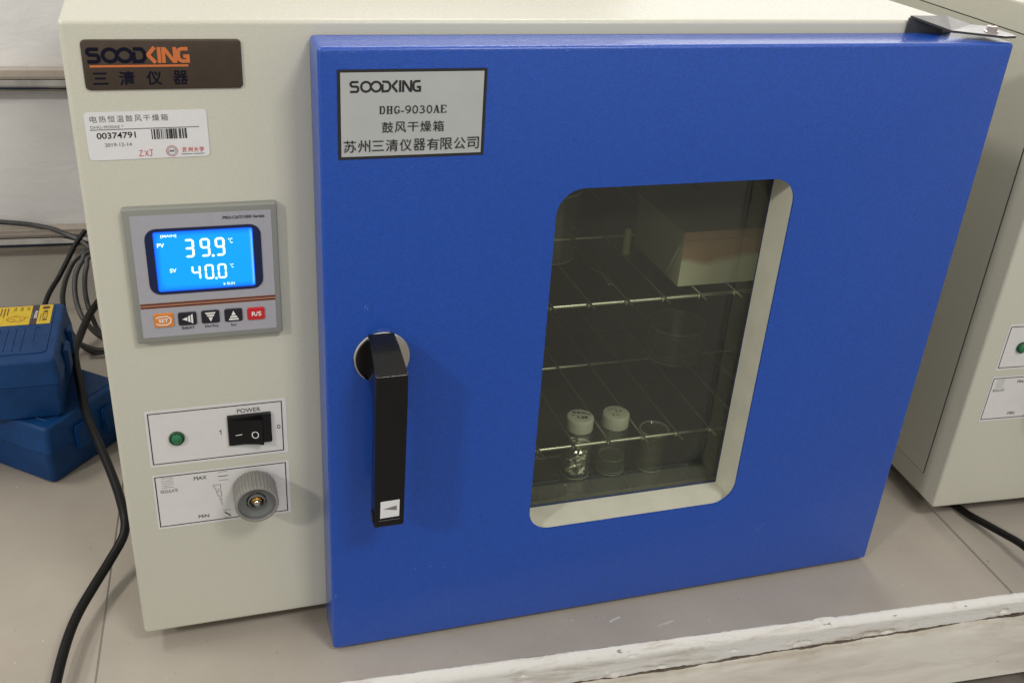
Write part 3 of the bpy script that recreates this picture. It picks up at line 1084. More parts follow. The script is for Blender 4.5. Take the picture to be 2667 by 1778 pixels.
# asset sticker
bm = bmesh.new()
slab(bm, 0, 0.0712, 0, 0.0298, -0.0002, 0.0, 0.0024, 0.00005)
for v in bm.verts:
    pass
stk = obj('asset_sticker', bm, M['paper'], oven)
stk.location = (-0.1351, -0.0002, 0.3862)
stk.rotation_euler = (0, -0.009, 0)
p = Print([M['ink'], M['ink_grey'], M['ink_red']], to3=lambda a, b, l: (a + 0.1351, -0.0002 - l, b - 0.3862))
p.chars('电热恒温鼓风干燥箱', -0.1319, -0.0869, 0.4097, 0.4138, M['ink_grey'], 0.24, bold=0.006)
p.text('DHG-9030AE *', -0.1320, -0.1131, 0.4060, 0.4079, M['ink_grey'])
p.rect(-0.1325, -0.0690, 0.4050, 0.4055, M['ink_grey'])
p.text('00374791', -0.1292, -0.1067, 0.3996, 0.4035, M['ink'], bold=0.015)
bx_, w_ = -0.0975, 0
for k, (w, g) in enumerate(((3, 4), (5, 3), (2, 1), (3, 2), (3, 4), (3, 3), (2, 4), (2, 3), (5, 2), (2, 1), (3, 1), (6, 2), (3, 1), (2, 1), (3, 1), (2, 5), (3, 1), (3, 4), (4, 3), (2, 1), (4, 0))):
    u = 0.000185
    p.rect(bx_, bx_ + w * u, 0.3983, 0.4046, M['ink'] if w > 2 else M['ink_grey'])
    bx_ += (w + g) * u
p.text('2019-12-14', -0.1252, -0.1097, 0.3947, 0.3969, M['ink_grey'])
p.line([(-0.1060, 0.3915), (-0.1040, 0.3917), (-0.1060, 0.3880), (-0.1036, 0.3882)], 0.00038, M['ink_red'])
p.line([(-0.1026, 0.3914), (-0.1005, 0.3879)], 0.00038, M['ink_red'])
p.line([(-0.1006, 0.3915), (-0.1026, 0.3880)], 0.00038, M['ink_red'])
p.line([(-0.0999, 0.3918), (-0.0977, 0.3919)], 0.00038, M['ink_red'])
p.line([(-0.0987, 0.3918), (-0.0988, 0.3882), (-0.0995, 0.3878), (-0.1000, 0.3884)], 0.00038, M['ink_red'])
p.circle(-0.0866, 0.3905, 0.0033, 0.0033, 0.00035, M['ink_red'])
p.circle(-0.0866, 0.3905, 0.0024, 0.0024, 0.0003, M['ink_grey'])
p.rect(-0.0880, -0.0852, 0.3900, 0.3911, M['ink_grey'])
p.chars('苏州大学', -0.0804, -0.0673, 0.3893, 0.3926, M['ink_red'], 0.22, bold=0.01)
p.rect(-0.0810, -0.0745, 0.3880, 0.3884, M['ink_grey'])
p.rect(-0.0738, -0.0672, 0.3880, 0.3884, M['ink_grey'])
p.done('lettering', stk)

# temperature controller
bm = bmesh.new()
slab(bm, -0.1206, -0.0247, 0.2598, 0.3556, -0.0052, 0.0, 0.0016, 0.0012)
ctl = obj('temperature_controller', bm, M['bezel'], oven, 40)
FY = -0.0054
p = Print([M['face'], M['stripe'], M['salmon'], M['ink']], y=-0.0052)
p.rrect(-0.1164, -0.0287, 0.2643, 0.3511, 0.0006, M['face'], 0.0002)
p.base = 0.0003
p.rect(-0.1160, -0.0288, 0.2857, 0.2896, M['salmon'])
p.rect(-0.1160, -0.0288, 0.2883, 0.2892, M['stripe'])
p.rect(-0.1160, -0.0288, 0.2861, 0.2870, M['stripe'])
p.text('PRD-C6/7/1000 Serials', -0.0595, -0.0330, 0.3460, 0.3481, M['ink'], bold=0.02)
p.text('Shift/AT', -0.0915, -0.0830, 0.2687, 0.2708, M['ink'], bold=0.01)
p.text('Dec/Inq', -0.0763, -0.0678, 0.2684, 0.2707, M['ink'], bold=0.01)
p.text('Inc', -0.0590, -0.0556, 0.2684, 0.2704, M['ink'], bold=0.01)
p.done('front_film', ctl)
p = Print([M['lcd_dark'], M['lcd_edge'], M['digit']], y=-0.0052)
p.base = 0.0006
p.rrect(-0.1087, -0.0360, 0.2956, 0.3418, 0.0072, M['lcd_dark'])
p.rrect(-0.1036, -0.0411, 0.2976, 0.3397, 0.0016, M['lcd_edge'])
for q_ in range(6):
    e_ = .00065 * q_
    p.rrect(-0.1031 + e_, -0.0415 - e_ * .3, 0.2982 + e_, 0.3391 - e_, 0.0012 + e_, M['lcd%d' % q_])
for q_ in range(5):
    p.rrect(-0.0437 + q_ * .0003 + .0003 * (q_ % 2), -0.0417, 0.2985 + .0008 * q_, 0.3388 - .0009 * q_, 0.0008, M['lcd_hot%d' % q_])
p.base = 0.0008
dg = M['digit']
for c, x in (('3', -0.0842), ('9', -0.0743), ('9', -0.0649)):
    seven(p, c, x, x + 0.0048, 0.3218, 0.3332, 0.00150, dg)
p.disc(-0.0672, 0.3214, 0.0009, dg)
for c, x in (('4', -0.0810), ('0', -0.0727), ('0', -0.0645)):
    seven(p, c, x, x + 0.0045, 0.3055, 0.3148, 0.00125, dg)
p.disc(-0.0663, 0.3051, 0.0008, dg)
p.text('PV', -0.1015, -0.0971, 0.3291, 0.3319, dg, bold=0.015)
p.text('SV', -0.0952, -0.0911, 0.3111, 0.3139, dg, bold=0.015)
p.text('[MAIN]', -0.0988, -0.0892, 0.3355, 0.3376, dg, bold=0.01)
p.text('°C', -0.0570, -0.0543, 0.3295, 0.3332, dg)
p.text('°C', -0.0569, -0.0548, 0.3120, 0.3150, dg)
p.text('RUN', -0.0597, -0.0548, 0.2997, 0.3016, dg)
p.poly([(-0.0619, 0.2996), (-0.0607, 0.3006), (-0.0619, 0.3016)], dg)
p.done('display', ctl)
for x0, x1, z0, z1, mk_, kind in ((-0.1085, -0.0960, 0.2717, 0.2819, 'key_orange', 'set'), (-0.0931, -0.0812, 0.2719, 0.2815, 'key_black', 'left'), (-0.0781, -0.0663, 0.2721, 0.2816, 'key_black', 'down'),
                                  (-0.0630, -0.0512, 0.2720, 0.2816, 'key_black', 'up'), (-0.0480, -0.0363, 0.2720, 0.2812, 'key_red', 'rs')):
    bm = bmesh.new()
    slab(bm, x0, x1, z0, z1, FY - 0.0009, FY + 0.0001, 0.0014, 0.0005)
    p = Print([M[mk_], M['white_print'], M['salmon']], y=FY - 0.0009)
    p.bm.free()
    p.bm = bm
    p.base = 0.00005
    cx, cz, w, h = (x0 + x1) / 2, (z0 + z1) / 2, x1 - x0, z1 - z0
    wp = M['white_print']
    if kind == 'set':
        p.text('SET', cx - w * .27, cx + w * .22, cz - h * .14, cz + h * .14, wp, bold=0.02)
        p.line([(cx - w * .40, cz - h * .20), (cx - w * .25, cz - h * .31), (cx + w * .12, cz - h * .32), (cx + w * .34, cz - h * .16), (cx + w * .36, cz + h * .12), (cx + w * .18, cz + h * .30), (cx - w * .25, cz + h * .28), (cx - w * .40, cz + h * .18)], 0.0007, wp)
    elif kind == 'rs':
        p.text('R/S', cx - w * .25, cx + w * .30, cz - h * .17, cz + h * .19, wp, bold=0.02)
    else:
        ang = {'left': PI / 2, 'up': 0, 'down': PI}[kind]
        ca, sa = math.cos(ang), math.sin(ang)
        s_ = h * .36

        def T(a, b):
            return (cx + (a * ca - b * sa) * s_, cz + (a * sa + b * ca) * s_)
        p.poly([T(-.42, .05), T(.42, .05), T(0, 1.0)], wp)
        p.poly([T(-.75, -.50), T(.75, -.50), T(.55, -.12), T(-.55, -.12)], wp)
        p.poly([T(-1.0, -1.0), T(1.0, -1.0), T(.84, -.66), T(-.84, -.66)], wp)
    ko = p.done('key', ctl)
    if kind in ('set', 'rs'):
        ko['label'] = 'orange key marked SET' if kind == 'set' else 'red key marked R/S'

# power panel: lamp and rocker
p = Print([M['paper2'], M['ink']], y=0.0)
p.rrect(-0.1226, -0.0246, 0.1563, 0.2042, 0.001, M['paper2'], 0.0002)
p.base = 0.0003
p.frame(-0.1204, -0.0279, 0.1589, 0.2014, 0.0007, M['ink'])
p.text('POWER', -0.0595, -0.0430, 0.1950, 0.1985, M['ink'])
p.line([(-0.0729, 0.1811), (-0.0718, 0.1820), (-0.0717, 0.1785)], 0.0005, M['ink'])
p.text('0', -0.0317, -0.0294, 0.1780, 0.1816, M['ink'])
power = p.done('power_panel', oven)
bm = bmesh.new()
lathe(bm, [(0.0056, -0.0002), (0.0056, 0.0012), (0.0052, 0.0019), (0.0046, 0.0021), (0.0043, 0.0015)], 'y', (-0.1025, -0.0003, 0.1795), 28, 1, True, False)
lathe(bm, [(0.0043, 0.0015), (0.0037, 0.0029), (0.0022, 0.0036), (0.0004, 0.0039)], 'y', (-0.1025, -0.0003, 0.1795), 28, 0, False, True)
obj('indicator_lamp', bm, [M['led'], M['led_rim']], power, 35)
bm = bmesh.new()
slab(bm, -0.0668, -0.0358, 0.1686, 0.1938, -0.0024, -0.0002, 0.0008, 0.0007)
rk = obj('rocker_switch', bm, M['black'], power, 40)
bm = bmesh.new()
prof = [(-0.0645, -0.0023), (-0.0645, -0.0030), (-0.0560, -0.0036), (-0.0460, -0.0058), (-0.0428, -0.0074), (-0.0422, -0.0070), (-0.0417, -0.0023)]
loft(bm, [[(x, y, z) for x, y in prof] for z in (0.1698, 0.1905)], True, True)
p = Print([M['black'], M['white_print']], to3=lambda a, b, l: (a, (-0.0036 if a < -0.0555 else -0.0036 - (a + 0.0560) * 0.225) - 0.00025 - l, b))
p.bm.free()
p.bm = bm
p.line([(-0.0617, 0.1785), (-0.0572, 0.1787)], 0.0006, M['white_print'])
p.circle(-0.0480, 0.1782, 0.0022, 0.0027, 0.0006, M['white_print'])
p.done('rocker', rk)

# damper panel: regulator knob
p = Print([M['paper2'], M['ink'], M['ink_grey']], y=0.0)
p.rrect(-0.1226, -0.0246, 0.1003, 0.1494, 0.001, M['paper2'], 0.0002)
p.base = 0.0003
p.frame(-0.1208, -0.0272, 0.1027, 0.1474, 0.0007, M['ink'])
gi = M['ink_grey']
for k in range(5):
    z = 0.1458 - k * 0.00205
    amp = 0 if k in (0, 4) else 0.00055
    p.line([(-0.1166 + i * 0.00065, z + amp * math.sin(i / 13 * 2 * PI + 2.6)) for i in range(14)], 0.00032, gi)
p.text('REGULATE', -0.1178, -0.1058, 0.1329, 0.1357, gi, bold=0.005)
p.text('MAX', -0.0938, -0.0847, 0.1411, 0.1443, M['ink'])
p.text('MIN', -0.0931, -0.0856, 0.1061, 0.1091, M['ink'])
for x0, x1, z, w, m_ in ((-0.0763, -0.0698, 0.1459, 0.0003, gi), (-0.0766, -0.0696, 0.1420, 0.00055, M['ink']), (-0.0763, -0.0694, 0.1384, 0.00035, gi), (-0.0748, -0.0693, 0.1106, 0.00035, gi), (-0.0746, -0.0694, 0.1039, 0.0003, gi)):
    p.line([(x0, z), (x1, z)], w, m_)
p.line([(-0.0741, 0.1088), (-0.0699, 0.1051)], 0.0009, M['ink'])
p.line([(-0.0806, 0.1346), (-0.0754, 0.1347), (-0.0754, 0.1304), (-0.0790, 0.1302)], 0.00032, gi, closed=True)
p.line([(-0.0787, 0.1287), (-0.0753, 0.1287), (-0.0753, 0.1239), (-0.0773, 0.1238)], 0.00032, gi, closed=True)
p.line([(-0.0768, 0.1221), (-0.0753, 0.1221), (-0.0753, 0.1155)], 0.00032, gi, closed=True)
damper = p.done('damper_panel', oven)
KC = (-0.0512, 0, 0.1302)
bm = bmesh.new()
NK = 36 * 6


def krow(r, h, rib):
    out = []
    for k in range(NK):
        a = 2 * PI * k / NK
        rr = r + rib * max(-0.6, min(0.6, math.cos(36 * a) * 1.3)) / 0.6
        out.append((KC[0] + rr * math.cos(a), -h, KC[2] + rr * math.sin(a)))
    return out


loft(bm, [krow(0.0150, 0.0035, .00002), krow(0.0156, 0.0042, .0003), krow(0.0158, 0.014, .00036), krow(0.0157, 0.0245, .00034), krow(0.0153, 0.0256, .00008), krow(0.0140, 0.0258, 0), krow(0.0135, 0.0249, 0)], True, False, 0)
lathe(bm, [(0.0135, 0.0249), (0.0133, 0.0212), (0.0120, 0.0204), (0.0074, 0.0204), (0.0073, 0.0180), (0.0064, 0.0180), (0.0063, 0.0222), (0.0056, 0.0226), (0.0053, 0.0205), (0.0053, 0.014)], 'y', KC, NK // 3, 1, False, True)
bmesh.ops.recalc_face_normals(bm, faces=bm.faces[:])
for k in range(4):   # bridges across the ring groove
    a = PI / 2 * k + 0.12
    mtx = Matrix.Translation(KC) @ Matrix.Rotation(-a, 4, 'Y')
    box(bm, 0.0061, 0.0078, -0.0203, -0.0175, -0.0005, 0.0005, 1, mtx)
knob = obj('regulator_knob', bm, [M['knob'], M['knob_in']], damper, 40)
bm = bmesh.new()
lathe(bm, [(0.0052, 0.0140), (0.0052, 0.0185), (0.0046, 0.0190), (0.0043, 0.0190)], 'y', KC, 32, 2, True, True)
lathe(bm, [(0.0041, 0.0185), (0.0041, 0.0200), (0.0036, 0.0207), (0.0029, 0.0208), (0.0029, 0.0216), (0.0024, 0.0220)], 'y', KC, 32, 0, True, True)
lathe(bm, [(0.0022, 0.0215), (0.0022, 0.0240), (0.0019, 0.0243)], 'y', KC, 24, 1, True, True)
obj('spindle', bm, [M['brass'], M['chrome'], M['brown_hole']], knob, 35)

# lever handle
bm = bmesh.new()
RC = (0.0388, DF, 0.2510)
lathe(bm, [(0.0199, 0.0001), (0.0199, 0.0016), (0.0194, 0.0023), (0.0185, 0.0024)], 'y', RC, 48, 0, False, True)
handle = empty('door_handle', (0, 0, 0))
handle.parent = oven
obj('rosette', bm, M['chrome'], handle, 35)
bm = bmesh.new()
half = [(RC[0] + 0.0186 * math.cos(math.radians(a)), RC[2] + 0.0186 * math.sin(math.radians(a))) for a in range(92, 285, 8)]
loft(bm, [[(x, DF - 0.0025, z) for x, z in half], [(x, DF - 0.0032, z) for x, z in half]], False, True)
obj('lever_reflection', bm, M['black'], handle)  # black half-disc added for the lever's reflection in the rosette
bm = bmesh.new()
hp = [  # side profile (depth from the door, height, left, right)
    (0.0020, 0.2705, 0.0288, 0.0470), (0.0095, 0.2690, 0.0286, 0.0472), (0.0150, 0.2675, 0.0284, 0.0478), (0.0330, 0.2562, 0.0282, 0.0502), (0.0342, 0.2550, 0.0282, 0.0502), (0.0345, 0.2300, 0.0280, 0.0501),
    (0.0345, 0.1306, 0.0271, 0.0485), (0.0338, 0.1298, 0.0271, 0.0485), (0.0230, 0.1298, 0.0268, 0.0484), (0.0222, 0.1306, 0.0268, 0.0484), (0.0225, 0.2150, 0.0279, 0.0499), (0.0205, 0.2275, 0.0281, 0.0498), (0.0130, 0.2345, 0.0284, 0.0490), (0.0020, 0.2365, 0.0288, 0.0470)]
rows = loft(bm, [[(l, DF - d, z) for d, z, l, r in hp], [(r, DF - d, z) for d, z, l, r in hp]], True, True)
bmesh.ops.recalc_face_normals(bm, faces=bm.faces[:])
bmesh.ops.bevel(bm, geom=[e for e in bm.edges], offset=0.0010, segments=3, affect='EDGES', clamp_overlap=True)
obj('lever', bm, M['black'], handle, 28)
bm = bmesh.new()
box(bm, 0.0263, 0.0270, DF - 0.0320, DF - 0.0245, 0.1330, 0.1400)
obj('end_clip', bm, M['black_matte'], handle)
p = Print([M['paper'], M['ink_grey']], y=DF - 0.0345)
p.poly([(0.0312, 0.1382), (0.0450, 0.1386), (0.0453, 0.1532), (0.0315, 0.1528)], M['paper'], 0.0002)
p.poly([(0.0332, 0.1462), (0.0432, 0.1440), (0.0432, 0.1482)], M['ink_grey'], 0.0003)
p.done('arrow_sticker', handle)
p = Print([M['ink_grey']], y=DF - 0.0345)
p.line([(0.0305, 0.1359), (0.0455, 0.1361)], 0.0004, M['ink_grey'])
p.done('mould_line', handle)

# hinge bracket over the door's far top corner
bm = bmesh.new()
ZP = 0.4664
top = [(0.4340, -0.0018, 0.4738), (0.4585, -0.0190, ZP + .0004), (0.4905, -0.0375, ZP), (0.5010, -0.0365, ZP), (0.5030, -0.0300, ZP), (0.5035, -0.0030, ZP), (0.4900, -0.0012, ZP + .001), (0.4665, -0.0012, 0.4735)]
tv = [bm.verts.new(q) for q in top]
lv = [bm.verts.new((x, y, z - 0.0016)) for x, y, z in top]
for a, b in ((0, 1), (1, 2), (2, 3), (3, 4), (4, 5), (5, 6), (6, 7), (7, 0)):
    bm.faces.new((tv[a], lv[a], lv[b], tv[b]))
bm.faces.new((tv[0], tv[1], tv[7]))
bm.faces.new((tv[1], tv[6], tv[7]))
bm.faces.new((tv[1], tv[2], tv[5], tv[6]))
bm.faces.new((tv[2], tv[3], tv[4], tv[5]))
bm.faces.new((lv[0], lv[7], lv[1]))
bm.faces.new((lv[1], lv[7], lv[6]))
bm.faces.new((lv[1], lv[6], lv[5], lv[2]))
bm.faces.new((lv[2], lv[5], lv[4], lv[3]))
box(bm, 0.4336, 0.4640, -0.0030, -0.0006, 0.4560, 0.4722)
bmesh.ops.recalc_face_normals(bm, faces=bm.faces[:])
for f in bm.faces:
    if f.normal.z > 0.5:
        f.material_index = 1  # upward faces grey: ceiling glare on black paint put into colour
hinge = obj('hinge_bracket', bm, [M['black_metal'], M['hinge_glare']], oven)
bm = bmesh.new()
BC = (0.4895, -0.0235, ZP)
lathe(bm, [(0.0050, -0.0003), (0.0050, 0.0008), (0.0046, 0.0010)], 'z', BC, 28)
lathe(bm, [(0.0042, 0.0009), (0.0042, 0.0038), (0.0037, 0.0044), (0.0018, 0.0045), (0.0016, 0.0036)], 'z', BC, 6)
obj('bolt', bm, M['bolt'], hinge)

# ------------------------------------------------------------------ second oven of the same kind, standing beside it
SECOND = Matrix.Translation((0.60096, 0.00021, 0)) @ Matrix.Rotation(-0.07112, 4, 'Z') @ Matrix.Translation((-BL, 0, 0))


def copy_tree(o, parent=None, skip=()):
    c = o.copy()
    COL.objects.link(c)
    c.parent = parent
    for chd in list(o.children):
        if chd.name.split('.')[0] not in skip:
            copy_tree(chd, c, skip)
    return c


oven2 = copy_tree(oven, None, ('asset_sticker',))
oven2.matrix_world = SECOND
tag(oven2, 'second cream bench oven, right of the hinge, only its side and control strip in view', 'oven')

# ------------------------------------------------------------------ inside the chamber


def wire_shelf(z, label):
    bm = bmesh.new()
    R = 0.0016
    x0, x1, y0, y1 = CX0 + .003, CX1 - .003, 0.0345, 0.300
    for y in (y0, 0.168, y1):
        tube(bm, [(x0, y, z), (x1, y, z)], R, 10, raw=True)
    x = 0.1225
    while x < x1:
        # each wire runs back over the bars and hooks down over the front one
        tube(bm, [(x, y1 + .002, z + .0028), (x, y0 + .006, z + .0028), (x, y0 + .0005, z + .0030), (x - .0003, y0 - .0028, z + .0012), (x - .0004, y0 - .0026, z - .0012)], 0.00095, 7, sub=3)
        x += 0.0328
    o = obj('wire_shelf', bm, M['wire'], None, 60)
    tag(o, label, 'shelf', 'wire shelves in the oven chamber')
    return o


wire_shelf(0.2412, 'upper wire shelf behind the glass, carrying the white carton')
wire_shelf(0.1047, 'lower wire shelf behind the glass, with the capped vials poking through')

# carton on the upper shelf
cz = 0.2454
carton = empty('carton', (0.30, 0.045, cz))
tag(carton, 'lidded white carton with a brown reflection painted across its front, on the upper wire shelf', 'carton')
inv = Matrix.Translation((-0.30, -0.045, -cz))
bm = bmesh.new()
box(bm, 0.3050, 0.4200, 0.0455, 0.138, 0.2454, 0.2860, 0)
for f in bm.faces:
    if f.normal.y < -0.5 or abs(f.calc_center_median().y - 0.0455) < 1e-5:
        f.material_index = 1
bx_o = obj('carton_base', bm, [M['carton_shade'], M['carton_reflected']])
bx_o.parent = carton
bx_o.matrix_parent_inverse = inv
bm = bmesh.new()
box(bm, 0.3046, 0.3049, 0.050, 0.0515, 0.249, 0.281, 0, Matrix.Translation((0, 0.0165, 0.0)) @ Matrix.Shear('YZ', 4, (0, 0)) if False else Matrix.Translation((0.3047, 0.060, 0.264)) @ Matrix.Rotation(0.5, 4, 'X') @ Matrix.Translation((-0.3047, -0.0508, -0.265)))
tp = obj('tape', bm, M['carton_tape'])
tp.parent = carton
tp.matrix_parent_inverse = inv
bm = bmesh.new()
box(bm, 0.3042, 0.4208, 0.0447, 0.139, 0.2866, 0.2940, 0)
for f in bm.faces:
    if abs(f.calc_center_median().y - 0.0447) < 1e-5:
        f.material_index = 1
bx_l = obj('carton_lid', bm, [M['carton_shade'], M['carton_reflected']])
bx_l.parent = carton
bx_l.matrix_parent_inverse = inv


def beaker(name, c, r, h, label, wall=0.0011, mat_=None, cat='beaker', spout=True, fill=0, fill_mat=None):
    root = empty(name, c)
    bm = bmesh.new()
    lathe(bm, [(r - .003, 0), (r - .001, .0008), (r, .003), (r, h * .94), (r + .0012, h), (r + .0006, h + .0006), (r - wall, h * .97), (r - wall, .0035), (r - wall - .0025, .0018)], 'z', (0, 0, 0), 48)
    obj('glass_wall', bm, mat_ or M['glassware'], root, 40)
    bm = bmesh.new()
    tube(bm, [((r + .0008) * math.cos(a * PI / 24) * 1.0 + 0, (r + .0008) * math.sin(a * PI / 24), h) for a in range(49)], 0.0009, 6, raw=True)
    obj('rim', bm, M['rim'], root, 60)
    bm = bmesh.new()
    tube(bm, [((r - .0012) * math.cos(a * PI / 24), (r - .0012) * math.sin(a * PI / 24), .0012) for a in range(49)], 0.0007, 6, raw=True)
    obj('base_ring', bm, M['rim'], root, 60)
    if fill:
        bm = bmesh.new()
        lathe(bm, [(r - wall - .0004, .0022), (r - wall - .0004, fill)], 'z', (0, 0, 0), 40)
        obj('liquid', bm, fill_mat, root, 40)
    tag(root, label, cat)
    return root


M['liquid'] = glass_mat('clear_liquid', (0.90, 0.90, 0.84), 1.33, 0.05, dust_haze=0.06)
M['liquid_yellow'] = glass_mat('yellowish_liquid', (0.86, 0.82, 0.55), 1.33, 0.05, dust_haze=0.07)
beaker('beaker', (0.216, 0.128, 0.2452), 0.026, 0.062, 'large glass beaker at the left end of the upper wire shelf')
beaker('beaker', (0.377, 0.165, 0.1087), 0.028, 0.036, 'clear glass beaker on the lower wire shelf, below the carton')
beaker('weighing_bottle', (0.3120, 0.0600, CZ0 + .0004), 0.0125, 0.0415, 'small glass bottle of pale yellow liquid, right of the two capped vials', cat='bottle', fill=0.026, fill_mat=M['liquid_yellow'])


def vial(c, label, scrawl, foil):
    root = empty('capped_vial', c)
    bm = bmesh.new()
    r = 0.0135
    lathe(bm, [(r - .002, 0), (r, .0018), (r, .044), (r - .0012, .0470), (r - .0035, .0495), (r - .0038, .056), (r - .0048, .056), (r - .0046, .0495), (r - .0010, .044), (r - .0010, .003), (r - .003, .0015)], 'z', (0, 0, 0), 40)
    obj('glass_wall', bm, M['glassware'], root, 40)
    bm = bmesh.new()
    R = 0.0122
    NR = 160
    rows = []
    for rr, h, rib in ((R - .001, .0485, 0), (R, .0490, .00012), (R, .0605, .00012), (R - .0006, .0612, 0), (R - .0012, .0615, 0)):
        rows.append([((rr + rib * math.cos(40 * 2 * PI * k / NR)) * math.cos(2 * PI * k / NR), (rr + rib * math.cos(40 * 2 * PI * k / NR)) * math.sin(2 * PI * k / NR), h) for k in range(NR)])
    loft(bm, rows)
    p = Print([M['vial_cap'], M['ink']], to3=lambda a, b, l: (a, b, .0615 + l))
    p.bm.free()
    p.bm = bm
    scrawl(p)
    bmesh.ops.recalc_face_normals(bm, faces=bm.faces[:])
    obj('cap', bm, p.mats, root, 40)
    bm = bmesh.new()
    for rr, h, w in ((r - .0006, .0012, .0007),) + (() if foil else ((r - .0016, .0155, .0006), (r - .0030, .0145, .0004), (r - .0004, .0040, .0003))):
        tube(bm, [(rr * math.cos(a * PI / 20), rr * math.sin(a * PI / 20), h) for a in range(41)], w, 6, raw=True)  # bright rings added as glints at the base and liquid level
    obj('ring_glint', bm, M['rim'], root, 60)
    if foil:
        bm = bmesh.new()
        rows = []
        for i in range(26):
            h = 0.003 + 0.041 * i / 25
            base = 0.0075 + 0.0035 * abs(math.sin(i * .33 + .8))
            rows.append([(base * (1 + .45 * noise.noise(Vector((math.cos(a) * 2.3, math.sin(a) * 2.3, i * .45)))) * math.cos(a), base * (1 + .45 * noise.noise(Vector((math.cos(a) * 2.3, math.sin(a) * 2.3, i * .45)))) * math.sin(a), h) for a in [2 * PI * k / 26 for k in range(26)]])
        loft(bm, rows)
        obj('foil', bm, M['foil'], root)
    else:
        bm = bmesh.new()
        lathe(bm, [(r - .0014, .0024), (r - .0014, .0155), (r - .0018, .0150)], 'z', (0, 0, 0), 36)
        obj('liquid', bm, M['liquid'], root, 40)
    tag(root, label, 'vial', 'capped vials on the chamber floor')
    return root


def scr1(p):
    i = M['ink']
    p.text('Pt foam', -.0065, .0050, .0035, .0075, i, bold=.06)
    p.text('1.29', -.0030, .0065, -.0050, -.0003, i, bold=.06)
    p.line([(.005, .0045), (.0085, .002), (.0095, .0035)], .0012, i)
    p.line([(-.0075, .0005), (-.006, .0012), (-.0052, .0004)], .0008, i)


def scr2(p):
    i = M['ink']
    p.text('2.4', -.0010, .0050, .0005, .0040, i, bold=.01)
    p.text('6 h', -.0040, .0020, -.0055, -.0025, i, bold=.01)
    p.line([(-.007, .0035), (-.004, .006), (.001, .0068)], .0005, i)


v1 = vial((0.2395, 0.0660, CZ0 + .0003), 'vial of crumpled foil, its white cap written over in thick black ink', scr1, True)
v2 = vial((0.2738, 0.0650, CZ0 + .0003), 'vial of clear liquid, its white cap with thin faint writing', scr2, False)
v1.rotation_euler = (0, 0, -0.25)
v2.rotation_euler = (0, 0, -0.25)

# tweezers lying on the upper shelf, and a stub of a wooden stick
bm = bmesh.new()
for s in (-1, 1):
    tube(bm, [(0.2475, 0.122, 0.2468), (0.2475 + s * .0022, 0.100, 0.2472), (0.2485 + s * .0030, 0.086, 0.2472), (0.2500 + s * .0010, 0.078, 0.2470), (0.2490 + s * .0014, 0.056, 0.2468)], 0.0007, 8)
tag(obj('tweezers', bm, M['wire'], None, 60), 'thin steel tweezers lying on the upper wire shelf left of the carton', 'tweezers')
bm = bmesh.new()
lathe(bm, [(.0032, 0), (.0034, .001), (.0034, .023), (.0026, .0245)], 'z', (0.2885, 0.118, 0.2452), 16)
tag(obj('stopper', bm, mat('pale_cork', (0.30, 0.28, 0.15), 0.7), None, 40), 'small pale upright plug between the beaker and the carton', 'plug')

